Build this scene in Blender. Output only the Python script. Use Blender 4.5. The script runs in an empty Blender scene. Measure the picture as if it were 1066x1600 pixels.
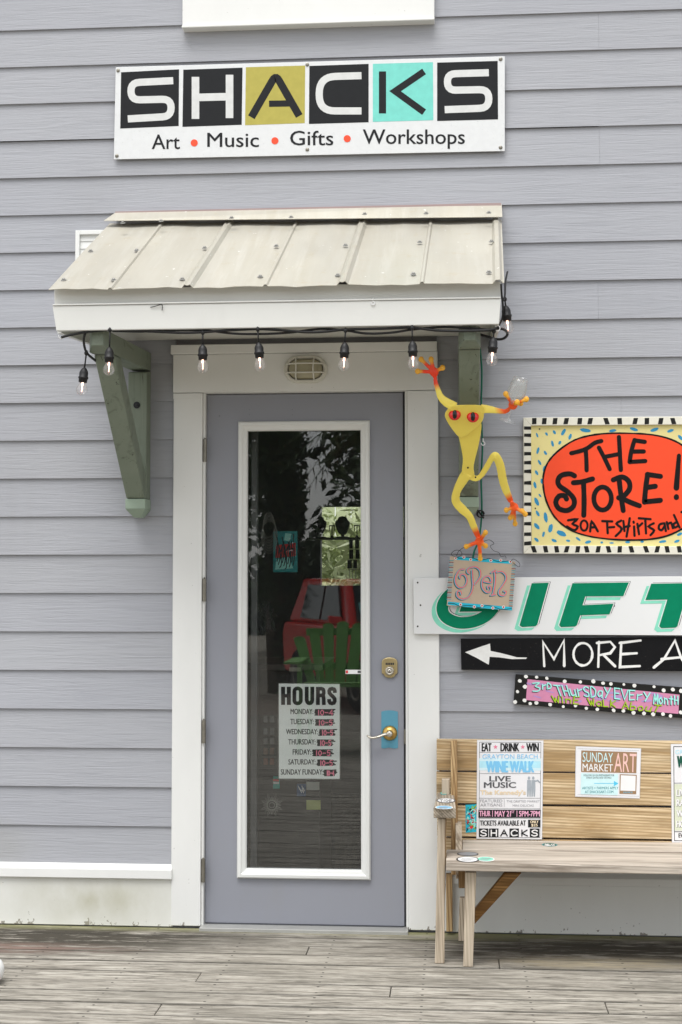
import bpy, bmesh, math, random
from math import sin, cos, pi, radians, sqrt, atan2
from mathutils import Vector, Matrix
from mathutils.geometry import tessellate_polygon

random.seed(7)
SC = bpy.context.scene
COL = SC.collection

# ------------------------------------------------------------------ camera
CAM = Vector((1.1433, -6.4995, 1.5674))
FPX, YAW, PIT, ROLL = 2222.0, 0.0793, 0.0499, 0.0007
def _ray(px, py):
    v = Vector(((px - 533) / FPX, 1.0, -(py - 800) / FPX))
    c, s = cos(ROLL), sin(ROLL); v = Vector((c*v.x + s*v.z, v.y, -s*v.x + c*v.z))
    c, s = cos(PIT), sin(PIT); v = Vector((v.x, c*v.y - s*v.z, s*v.y + c*v.z))
    c, s = cos(YAW), sin(YAW); return Vector((c*v.x - s*v.y, s*v.x + c*v.y, v.z))
def W(px, py, Y=0.0):
    """point of the plane y = Y that a photo pixel measured (used to take sizes off the photograph)"""
    d = _ray(px, py); t = (Y - CAM.y) / d.y
    return CAM + d * t
def G(px, py, z=0.0):
    d = _ray(px, py); return CAM + d * ((z - CAM.z) / d.z)
fwd = _ray(533, 800); rgt = (_ray(533 + FPX, 800) - fwd).normalized(); up = (fwd - _ray(533, 800 + FPX)).normalized(); fwd = fwd.normalized()
cam = bpy.data.cameras.new('camera'); camo = bpy.data.objects.new('camera', cam); COL.objects.link(camo)
cam.sensor_fit = 'VERTICAL'; cam.sensor_height = 36; cam.sensor_width = 24; cam.lens = 50.0
cam.clip_end = 500; cam.clip_start = 0.05
camo.matrix_world = Matrix(((rgt.x, up.x, -fwd.x, CAM.x), (rgt.y, up.y, -fwd.y, CAM.y), (rgt.z, up.z, -fwd.z, CAM.z), (0, 0, 0, 1)))
SC.camera = camo

# ------------------------------------------------------------------ light
SUN_EL, SUN_AZ = radians(66), radians(195)      # azimuth measured from +Y (north) clockwise; 180 = in front of the wall
w = bpy.data.worlds.new('World'); SC.world = w; w.use_nodes = True
nt = w.node_tree; bg = nt.nodes['Background']
sky = nt.nodes.new('ShaderNodeTexSky'); sky.sky_type = 'NISHITA'; sky.sun_disc = False
sky.sun_elevation = SUN_EL; sky.sun_rotation = SUN_AZ; sky.air_density = 1.0; sky.dust_density = 1.5; sky.ozone_density = 1.0
hs = nt.nodes.new('ShaderNodeHueSaturation'); hs.inputs['Saturation'].default_value = 0.15
nt.links.new(sky.outputs[0], hs.inputs['Color']); nt.links.new(hs.outputs[0], bg.inputs['Color'])
bg.inputs['Strength'].default_value = 0.12
sun = bpy.data.lights.new('sun', 'SUN'); suno = bpy.data.objects.new('sun', sun); COL.objects.link(suno)
sun.energy = 1.5; sun.angle = radians(40); sun.color = (1.0, 0.985, 0.955)
sd = Vector((sin(SUN_AZ)*cos(SUN_EL), cos(SUN_AZ)*cos(SUN_EL), sin(SUN_EL)))
suno.rotation_euler = sd.to_track_quat('Z', 'Y').to_euler()
SC.view_settings.view_transform = 'Standard'; SC.view_settings.look = 'None'
SC.view_settings.exposure = 0.98; SC.view_settings.gamma = 1.0
SC.cycles.use_denoising = True
SC.cycles.max_bounces = 10; SC.cycles.transparent_max_bounces = 24; SC.cycles.caustics_reflective = False; SC.cycles.caustics_refractive = False

# ------------------------------------------------------------------ materials
class NT:
    def __init__(s, name):
        s.m = bpy.data.materials.new(name); s.m.use_nodes = True; s.t = s.m.node_tree
        s.b = s.t.nodes['Principled BSDF']; s.out = s.t.nodes['Material Output']
        s.tc = s.t.nodes.new('ShaderNodeTexCoord')
        s.geo = s.t.nodes.new('ShaderNodeNewGeometry')
    def n(s, typ, **k):
        o = s.t.nodes.new(typ)
        for a, v in k.items(): setattr(o, a, v)
        return o
    def l(s, a, b): s.t.links.new(a, b)
    def mapped(s, scale, src='Position', rot=None):
        mp = s.n('ShaderNodeMapping'); mp.inputs['Scale'].default_value = scale
        if rot: mp.inputs['Rotation'].default_value = rot
        s.l(s.geo.outputs['Position'] if src == 'Position' else s.tc.outputs[src], mp.inputs[0]); return mp.outputs[0]
    def noise(s, vec, scale=1.0, detail=4, rough=.55, dist=0.0):
        x = s.n('ShaderNodeTexNoise'); x.inputs['Scale'].default_value = scale; x.inputs['Detail'].default_value = detail
        x.inputs['Roughness'].default_value = rough; x.inputs['Distortion'].default_value = dist
        s.l(vec, x.inputs['Vector']); return x.outputs[0]
    def ramp(s, fac, stops):
        r = s.n('ShaderNodeValToRGB'); e = r.color_ramp.elements
        while len(e) < len(stops): e.new(0.5)
        for q, (p, c) in zip(e, stops):
            q.position = p; q.color = c if len(c) == 4 else (*c, 1)
        s.l(fac, r.inputs[0]); return r.outputs[0]
    def mix(s, fac, a, b, mode='MIX'):
        x = s.n('ShaderNodeMix', data_type='RGBA', blend_type=mode)
        for v, i in ((fac, 0), (a, 6), (b, 7)):
            if hasattr(v, 'links'): s.l(v, x.inputs[i])
            else: x.inputs[i].default_value = v if i == 0 else (*v[:3], 1)
        return x.outputs[2]
    def math(s, op, a, b=None, c=None):
        x = s.n('ShaderNodeMath', operation=op)
        for i, v in enumerate((a, b, c)):
            if v is None: continue
            if hasattr(v, 'links'): s.l(v, x.inputs[i])
            else: x.inputs[i].default_value = v
        return x.outputs[0]
    def xyz(s):
        x = s.n('ShaderNodeSeparateXYZ'); s.l(s.geo.outputs['Position'], x.inputs[0]); return x.outputs
    def blob(s, cx, cz, rx, rz, i=0, j=2):
        """soft elliptical mask 1..0 for a stain at a place of the surface"""
        p = s.xyz()
        a = s.math('DIVIDE', s.math('SUBTRACT', p[i], cx), rx); b = s.math('DIVIDE', s.math('SUBTRACT', p[j], cz), rz)
        d = s.math('SQRT', s.math('ADD', s.math('MULTIPLY', a, a), s.math('MULTIPLY', b, b)))
        m = s.math('SUBTRACT', 1.0, d); m.node.use_clamp = True; return m
    def bump(s, h, strength=.3, dist=.002):
        b = s.n('ShaderNodeBump'); b.inputs['Strength'].default_value = strength; b.inputs['Distance'].default_value = dist
        s.l(h, b.inputs['Height']); s.l(b.outputs[0], s.b.inputs['Normal'])
    def fin(s, col, rough=.5, metal=0.0, spec=.5):
        if hasattr(col, 'links'): s.l(col, s.b.inputs['Base Color'])
        else: s.b.inputs['Base Color'].default_value = (*col, 1)
        if hasattr(rough, 'links'): s.l(rough, s.b.inputs['Roughness'])
        else: s.b.inputs['Roughness'].default_value = rough
        s.b.inputs['Metallic'].default_value = metal; s.b.inputs['Specular IOR Level'].default_value = spec
        return s.m
def sc3(c, k): return tuple(min(1, x*k) for x in c)
MC = {}
def paint(name, col, rough=.55, var=.12, scale=7, bump=.06, metal=0.0, grime=None, spec=.4, speck=0):
    if name in MC: return MC[name]
    t = NT(name); n = t.noise(t.mapped((1, 1, 1)), scale, 5)
    c = t.mix(n, sc3(col, 1 - var), sc3(col, 1 + var))
    if grime:
        g = t.noise(t.mapped((1, 1, .35)), 5, 8, .7)
        c = t.mix(t.math('MULTIPLY', t.ramp(g, [(.52, (0, 0, 0)), (.74, (1, 1, 1))]), grime), c, (.28, .27, .2))
    if speck:
        g = t.noise(t.mapped((1, 1, 1)), 90, 2, .5)
        c = t.mix(t.math('MULTIPLY', t.ramp(g, [(.66, (0, 0, 0)), (.72, (1, 1, 1))]), speck), c, (.12, .11, .09))
    if bump:
        t.bump(t.noise(t.mapped((1, 1, 1)), scale*14, 4), bump, .004)
    MC[name] = t.fin(c, rough, metal, spec); return MC[name]
def siding_mat():
    t = NT('lavender_grey_siding')
    g = t.noise(t.mapped((3.2, 1, 62)), 1.0, 6, .62, .9)
    g2 = t.noise(t.mapped((9, 1, 210)), 1.0, 3, .6, .4)
    big = t.noise(t.mapped((1, 1, 1)), 1.1, 4)
    p = t.xyz()
    wn = t.n('ShaderNodeTexWhiteNoise', noise_dimensions='1D'); t.l(t.math('FLOOR', t.math('DIVIDE', t.math('SUBTRACT', p[2], 4.189), .1778)), wn.inputs['W'])
    c = t.mix(big, (.350, .358, .386), (.402, .410, .438))
    c = t.mix(t.math('MULTIPLY', wn.outputs[0], .25), c, (.33, .345, .40))
    c = t.mix(t.math('MULTIPLY', t.ramp(g, [(.35, (1, 1, 1)), (.5, (0, 0, 0))]), .17), c, (.21, .22, .25))
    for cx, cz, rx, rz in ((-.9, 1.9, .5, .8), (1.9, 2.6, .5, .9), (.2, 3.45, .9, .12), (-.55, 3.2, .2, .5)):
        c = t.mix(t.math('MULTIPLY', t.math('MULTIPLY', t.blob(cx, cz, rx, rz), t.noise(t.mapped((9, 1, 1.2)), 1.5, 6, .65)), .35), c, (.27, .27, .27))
    d = t.math('MULTIPLY', t.blob(-1.25, .34, .55, .2), t.noise(t.mapped((2, 1, 1)), 3, 6))
    c = t.mix(t.math('MULTIPLY', d, .75), c, (.25, .24, .17))
    h = t.math('ADD', g, t.math('MULTIPLY', g2, .35))
    t.bump(h, .42, .006)
    return t.fin(c, .62, 0, .3)
def trim_mat(name='white_trim', col=(.79, .795, .775), stain=False, chips=True):
    t = NT(name)
    n = t.noise(t.mapped((1, 1, .4)), 4, 6, .6)
    c = t.mix(n, sc3(col, .9), sc3(col, 1.05))
    if chips:
        p = t.xyz()
        low = t.math('SUBTRACT', 1.0, t.math('DIVIDE', p[2], .20)); low.node.use_clamp = True
        ch = t.noise(t.mapped((1, 1, .7)), 22, 6, .7)
        m = t.math('GREATER_THAN', t.math('ADD', ch, t.math('MULTIPLY', t.math('POWER', low, 2.5), .25)), .79)
        c = t.mix(t.math('MULTIPLY', m, .85), c, (.2, .18, .15))
        s2 = t.noise(t.mapped((1, 1, 1)), 55, 2, .5)
        c = t.mix(t.math('MULTIPLY', t.math('GREATER_THAN', s2, .755), .5), c, (.3, .29, .26))
    if stain:
        d = t.math('MULTIPLY', t.blob(-.52, .125, .62, .2), t.noise(t.mapped((1.4, 1, 1)), 5, 7, .65))
        c = t.mix(t.math('MULTIPLY', d, 1.15), c, (.40, .385, .26))
    t.bump(t.noise(t.mapped((1, 1, .3)), 40, 4), .08, .003)
    return t.fin(c, .5, 0, .4)
def wood(name, dark, light, axis='x', scale=1.0, rough=.75, weather=None, knots=True, bump=.3, dens=1.0, rings=.75):
    if name in MC: return MC[name]
    t = NT(name)
    s = {'x': (1.4, 26, 26), 'y': (26, 1.4, 26), 'z': (26, 26, 1.4)}[axis]
    s = tuple(k*scale for k in s)
    g = t.noise(t.mapped(s), dens, 6, .62, .8)
    fine = t.noise(t.mapped(tuple(k*3.2 for k in s)), 1.0, 4, .6)
    c = t.mix(t.ramp(g, [(.38, (0, 0, 0)), (.58, (1, 1, 1))]), dark, light)
    c = t.mix(t.math('MULTIPLY', t.ramp(fine, [(.36, (1, 1, 1)), (.52, (0, 0, 0))]), .6), c, sc3(dark, .55))
    wv = t.n('ShaderNodeTexWave', wave_type='BANDS', bands_direction='DIAGONAL', wave_profile='SIN'); wv.inputs['Scale'].default_value = 46/dens; wv.inputs['Distortion'].default_value = 6.0; wv.inputs['Detail'].default_value = 3.0; wv.inputs['Detail Scale'].default_value = .22; wv.inputs['Detail Roughness'].default_value = .6
    t.l(t.mapped({'x': (.04, 1, 1), 'y': (1, .04, 1), 'z': (1, 1, .04)}[axis]), wv.inputs['Vector'])
    c = t.mix(t.math('MULTIPLY', t.ramp(wv.outputs[1], [(.45, (0, 0, 0)), (.92, (1, 1, 1))]), rings), c, sc3(dark, .8))
    if knots:
        v = t.n('ShaderNodeTexVoronoi', feature='DISTANCE_TO_EDGE' if False else 'F1'); v.inputs['Scale'].default_value = 1.0
        ks = {'x': (2.2, 7, 7), 'y': (7, 2.2, 7), 'z': (7, 7, 2.2)}[axis]
        t.l(t.mapped(ks), v.inputs['Vector'])
        c = t.mix(t.math('MULTIPLY', t.ramp(v.outputs['Distance'], [(.07, (1, 1, 1)), (.2, (0, 0, 0))]), .75), c, sc3(dark, .5))
    if weather:
        wz = t.noise(t.mapped(tuple(k*.25 for k in s)), 1.6, 5, .65)
        c = t.mix(t.math('MULTIPLY', t.ramp(wz, [(.42, (0, 0, 0)), (.6, (1, 1, 1))]), .75), c, weather)
    t.bump(t.math('ADD', g, fine), bump, .003)
    MC[name] = t.fin(c, rough, 0, .25); return MC[name]
def deck_mat():
    t = NT('weathered_deck_wood')
    p = t.xyz()
    wn = t.n('ShaderNodeTexWhiteNoise', noise_dimensions='1D'); t.l(t.math('FLOOR', t.math('DIVIDE', t.math('ADD', p[1], .012), .1457)), wn.inputs['W'])
    off = t.n('ShaderNodeCombineXYZ'); t.l(t.math('MULTIPLY', wn.outputs[0], 37.0), off.inputs[0])
    ad = t.n('ShaderNodeVectorMath', operation='ADD'); t.l(t.geo.outputs['Position'], ad.inputs[0]); t.l(off.outputs[0], ad.inputs[1])
    def mp(s):
        m = t.n('ShaderNodeMapping'); m.inputs['Scale'].default_value = s; t.l(ad.outputs[0], m.inputs[0]); return m.outputs[0]
    g = t.noise(mp((3.2, 40, 20)), 1.0, 7, .7, .9); f = t.noise(mp((6, 42, 30)), 1.0, 5, .75, .3); ln = t.noise(mp((1.7, 30, 20)), 1.0, 3, .6, .7)
    base = t.mix(t.ramp(g, [(.33, (0, 0, 0)), (.66, (1, 1, 1))]), (.20, .178, .145), (.56, .525, .46))
    c = t.mix(t.math('MULTIPLY', t.ramp(f, [(.36, (1, 1, 1)), (.5, (0, 0, 0))]), .75), base, (.10, .09, .075))
    c = t.mix(t.math('MULTIPLY', wn.outputs[0], .28), c, (.45, .42, .36))
    sk = t.noise(mp((3.0, 26, 8)), 1.3, 7, .75, .5); c = t.mix(t.math('MULTIPLY', t.ramp(sk, [(.30, (1, 1, 1)), (.44, (0, 0, 0))]), .85), c, (.085, .078, .065)); c = t.mix(t.math('MULTIPLY', t.ramp(sk, [(.58, (0, 0, 0)), (.74, (1, 1, 1))]), .7), c, (.58, .55, .49))
    c = t.mix(t.math('MULTIPLY', t.ramp(t.math('ABSOLUTE', t.math('SUBTRACT', ln, .5)), [(.0, (1, 1, 1)), (.035, (0, 0, 0))]), t.ramp(g, [(.35, (.9, .9, .9)), (.6, (.25, .25, .25))])), c, (.06, .053, .042)); ln2 = t.noise(mp((2.6, 52, 20)), 1.0, 2, .6, .5); c = t.mix(t.math('MULTIPLY', t.ramp(t.math('ABSOLUTE', t.math('SUBTRACT', ln2, .47)), [(.0, (1, 1, 1)), (.03, (0, 0, 0))]), .6), c, (.09, .08, .065))
    blot = t.noise(t.mapped((.9, 2.4, 1)), 1.3, 7, .68, .4)
    c = t.mix(t.math('MULTIPLY', t.ramp(blot, [(.48, (0, 0, 0)), (.66, (1, 1, 1))]), .62), c, (.15, .14, .115))
    nz = t.noise(mp((3.2, 20, 1)), 1.0, 7, .75)
    def st(c, cx, cy, rx, ry, col, k):
        m = t.math('MULTIPLY', t.math('MULTIPLY', t.blob(cx, cy, rx, ry, 0, 1), t.ramp(nz, [(.38, (0, 0, 0)), (.60, (1, 1, 1))])), k); m.node.use_clamp = True
        return t.mix(m, c, col)
    c = st(c, -.66, -.25, 1.05, .34, (.055, .048, .037), 3.4)
    c = st(c, -.85, -.42, .75, .12, (.30, .20, .165), 1.0)
    c = st(c, 1.75, -.28, 1.1, .40, (.065, .056, .042), 2.4)
    c = st(c, 1.2, -.05, .9, .16, (.2, .19, .1), 1.2)
    c = st(c, 1.75, -.48, .5, .12, (.5, .43, .3), 1.2)
    c = st(c, .35, -.5, .9, .4, (.40, .37, .31), .5)
    fr = t.math('FRACT', t.math('DIVIDE', t.math('ADD', p[1], .012), .1457)); ed = t.math('ABSOLUTE', t.math('SUBTRACT', fr, .526))
    c = t.mix(t.math('MULTIPLY', t.ramp(ed, [(.42, (0, 0, 0)), (.475, (1, 1, 1))]), .75), c, (.05, .046, .038))
    alg = t.math('SUBTRACT', 1.0, t.math('DIVIDE', t.math('ABSOLUTE', p[1]), .11)); alg.node.use_clamp = True
    c = t.mix(t.math('MULTIPLY', alg, .8), c, (.27, .27, .12))
    dx = t.math('MULTIPLY', t.math('SUBTRACT', t.math('FRACT', t.math('DIVIDE', p[0], .406)), .5), .406); dy = t.math('MULTIPLY', t.math('SUBTRACT', ed, .27), .1457)
    rr_ = t.math('SQRT', t.math('ADD', t.math('MULTIPLY', dx, dx), t.math('MULTIPLY', dy, dy)))
    c = t.mix(t.math('MULTIPLY', t.math('LESS_THAN', rr_, .0055), .85), c, (.03, .028, .025))
    kn = t.n('ShaderNodeTexVoronoi'); kn.inputs['Scale'].default_value = 1.0; t.l(mp((1.6, 7, 1)), kn.inputs['Vector'])
    c = t.mix(t.math('MULTIPLY', t.ramp(kn.outputs['Distance'], [(.025, (1, 1, 1)), (.07, (0, 0, 0))]), .85), c, (.05, .045, .035))
    t.bump(t.math('ADD', g, f), .6, .004)
    return t.fin(c, .8, 0, .25)
def glass(name, refl=.06, tint=(1, 1, 1), rough=0.0, ripple=0.0, fk=.9, haze=0.0):
    t = NT(name); t.t.nodes.remove(t.b)
    tr = t.n('ShaderNodeBsdfTransparent'); tr.inputs[0].default_value = (*tint, 1)
    gl = t.n('ShaderNodeBsdfGlossy'); gl.inputs['Roughness'].default_value = rough
    lw = t.n('ShaderNodeFresnel'); lw.inputs[0].default_value = 1.45
    f = t.math('ADD', t.math('MULTIPLY', lw.outputs[0], fk), refl); f.node.use_clamp = True
    mx = t.n('ShaderNodeMixShader'); t.l(f, mx.inputs[0]); t.l(tr.outputs[0], mx.inputs[1]); t.l(gl.outputs[0], mx.inputs[2])
    if ripple:
        b = t.n('ShaderNodeBump'); b.inputs['Strength'].default_value = ripple; b.inputs['Distance'].default_value = .01
        t.l(t.noise(t.mapped((1, 1, .6)), 2.2, 1, .3), b.inputs['Height']); t.l(b.outputs[0], gl.inputs['Normal'])
    if haze:
        df = t.n('ShaderNodeBsdfDiffuse'); df.inputs[0].default_value = (.8, .82, .82, 1); m2 = t.n('ShaderNodeMixShader'); m2.inputs[0].default_value = haze; t.l(mx.outputs[0], m2.inputs[1]); t.l(df.outputs[0], m2.inputs[2]); mx = m2
    t.l(mx.outputs[0], t.out.inputs[0]); MC[name] = t.m; return t.m
def emit(name, col, k):
    t = NT(name); t.b.inputs['Emission Color'].default_value = (*col, 1); t.b.inputs['Emission Strength'].default_value = k
    return t.fin(col, .4)
def leafmat(name, a, b):
    t = NT(name); oi = t.geo.outputs['Random Per Island']
    c = t.mix(oi, a, b); t.b.inputs['Transmission Weight'].default_value = 0.0
    return t.fin(c, .55, 0, .35)
def attr_paint(name, rough=.4):
    t = NT(name); a = t.n('ShaderNodeAttribute', attribute_name='paint')
    n = t.noise(t.mapped((1, 1, 1)), 30, 5, .6)
    c = t.mix(t.math('MULTIPLY', n, .10), a.outputs['Color'], (.6, .35, .03))
    t.bump(t.noise(t.mapped((1, 1, 1)), 120, 3), .06, .002)
    return t.fin(c, rough, 0, .5)

# ------------------------------------------------------------------ object helpers
LOC = {}
def thing(name, label, cat, loc=(0, 0, 0), group=None):
    o = bpy.data.objects.new(name, None); COL.objects.link(o); o.empty_display_size = .1
    o.location = loc; LOC[o] = Vector(loc); o['label'] = label; o['category'] = cat
    if group: o['group'] = group
    return o
def tag(o, label, cat, group=None):
    o['label'] = label; o['category'] = cat
    if group: o['group'] = group
    return o
def obj(name, bm, m, parent=None, at=None, smooth=False, bevel=0, local=False, seg=2):
    """one mesh object; vertices are given in world space unless local"""
    base = LOC.get(parent, Vector()) if parent else Vector()
    org = Vector(at) if at is not None else (base if parent else Vector())
    if not local: bm.transform(Matrix.Translation(-org))
    bmesh.ops.recalc_face_normals(bm, faces=bm.faces) if bm.faces and name not in NORECALC else None
    me = bpy.data.meshes.new(name); bm.to_mesh(me); bm.free()
    if smooth: me.shade_smooth()
    ms = m if isinstance(m, (list, tuple)) else [m]
    for q in ms: me.materials.append(q)
    o = bpy.data.objects.new(name, me); COL.objects.link(o)
    o.location = org - base; LOC[o] = org
    if parent: o.parent = parent
    if bevel:
        b = o.modifiers.new('bevel', 'BEVEL'); b.width = bevel; b.segments = seg; b.limit_method = 'ANGLE'; b.angle_limit = radians(40)
    return o
NORECALC = set()
def top(name, bm, m, label, cat, group=None, **k):
    bm.verts.ensure_lookup_table()
    lo = Vector((min(v.co.x for v in bm.verts), min(v.co.y for v in bm.verts), min(v.co.z for v in bm.verts)))
    hi = Vector((max(v.co.x for v in bm.verts), max(v.co.y for v in bm.verts), max(v.co.z for v in bm.verts)))
    c = (lo + hi) / 2; c.z = lo.z
    return tag(obj(name, bm, m, None, at=c, **k), label, cat, group)
def struct(name, bm, m, **k):
    o = obj(name, bm, m, **k); o['kind'] = 'structure'; return o
def B(): return bmesh.new()
def box(bm, x0, x1, y0, y1, z0, z1):
    v = [bm.verts.new((x, y, z)) for x in (x0, x1) for y in (y0, y1) for z in (z0, z1)]
    for f in ((0, 1, 3, 2), (4, 6, 7, 5), (0, 4, 5, 1), (2, 3, 7, 6), (0, 2, 6, 4), (1, 5, 7, 3)): bm.faces.new([v[i] for i in f])
    return bm
def hull(bm, a, b):
    """prism between two matching outlines"""
    n = len(a); va = [bm.verts.new(p) for p in a]; vb = [bm.verts.new(p) for p in b]
    bm.faces.new(va); bm.faces.new(vb[::-1])
    for i in range(n): bm.faces.new((va[i], vb[i], vb[(i+1) % n], va[(i+1) % n]))
    return bm
def prism_x(bm, yz, x0, x1): return hull(bm, [(x0, y, z) for y, z in yz], [(x1, y, z) for y, z in yz])
def prism_y(bm, xz, y0, y1): return hull(bm, [(x, y0, z) for x, z in xz], [(x, y1, z) for x, z in xz])
def bar(bm, p0, p1, w, h, upv=(0, 0, 1)):
    p0, p1 = Vector(p0), Vector(p1); d = (p1 - p0).normalized(); s = d.cross(Vector(upv)).normalized(); u = s.cross(d)
    q = [s*w/2 + u*h/2, -s*w/2 + u*h/2, -s*w/2 - u*h/2, s*w/2 - u*h/2]
    return hull(bm, [p0 + k for k in q], [p1 + k for k in q])
def smooth_path(P, n=6, closed=False):
    P = [Vector(p) for p in P]; out = []; N = len(P); rng = N if closed else N - 1
    for i in range(rng):
        if closed: a, b, c, d = P[(i-1) % N], P[i], P[(i+1) % N], P[(i+2) % N]
        else: a, b, c, d = P[max(i-1, 0)], P[i], P[i+1], P[min(i+2, N-1)]
        for k in range(n):
            t = k / n
            out.append(.5*((2*b) + (c - a)*t + (2*a - 5*b + 4*c - d)*t*t + (3*b - a - 3*c + d)*t**3))
    if not closed: out.append(P[-1])
    return out
def tube(bm, P, r, seg=8, flat=1.0, normal=None, cap=True):
    """swept tube; r number or list; flat squeezes it along normal"""
    P = [Vector(p) for p in P]; n = len(P); R = r if isinstance(r, (list, tuple)) else [r]*n
    rings = []; prev = None
    for i, p in enumerate(P):
        d = (P[min(i+1, n-1)] - P[max(i-1, 0)])
        d = d.normalized() if d.length > 1e-9 else Vector((0, 0, 1))
        if normal is not None: s = d.cross(Vector(normal))
        elif prev is not None: s = prev - d*prev.dot(d)
        else: s = d.cross(Vector((0, 0, 1)) if abs(d.z) < .9 else Vector((1, 0, 0)))
        if s.length < 1e-6: s = prev or Vector((1, 0, 0))
        s.normalize(); prev = s; u = s.cross(d)
        rings.append([bm.verts.new(p + s*R[i]*cos(2*pi*k/seg) + u*R[i]*flat*sin(2*pi*k/seg)) for k in range(seg)])
    for a, b in zip(rings, rings[1:]):
        for k in range(seg): bm.faces.new((a[k], a[(k+1) % seg], b[(k+1) % seg], b[k]))
    if cap: bm.faces.new(rings[0][::-1]); bm.faces.new(rings[-1])
    return bm
def lathe(bm, prof, M=None, seg=20, cap=True):
    """profile of (radius, height) spun round local z, placed by M"""
    M = M or Matrix.Identity(4); rings = []
    for r, z in prof: rings.append([bm.verts.new(M @ Vector((max(r, 1e-4)*cos(2*pi*k/seg), max(r, 1e-4)*sin(2*pi*k/seg), z))) for k in range(seg)])
    for a, b in zip(rings, rings[1:]):
        for k in range(seg): bm.faces.new((a[k], a[(k+1) % seg], b[(k+1) % seg], b[k]))
    if cap: bm.faces.new(rings[0][::-1]); bm.faces.new(rings[-1])
    return bm
def ball(bm, c, r, sx=1, sy=1, sz=1, seg=14):
    M = Matrix.Translation(c) @ Matrix.Diagonal((sx, sy, sz, 1))
    bmesh.ops.create_uvsphere(bm, u_segments=seg, v_segments=seg//2+1, radius=r, matrix=M); return bm
def copy_tree(o, parent=None, keep_loc=True):
    c = o.copy(); COL.objects.link(c); c.parent = parent
    LOC[c] = LOC.get(o, Vector())
    for ch in [k for k in KIDS(o)]: copy_tree(ch, c)
    return c
def KIDS(o): return [k for k in COL.objects if k.parent == o]

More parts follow.
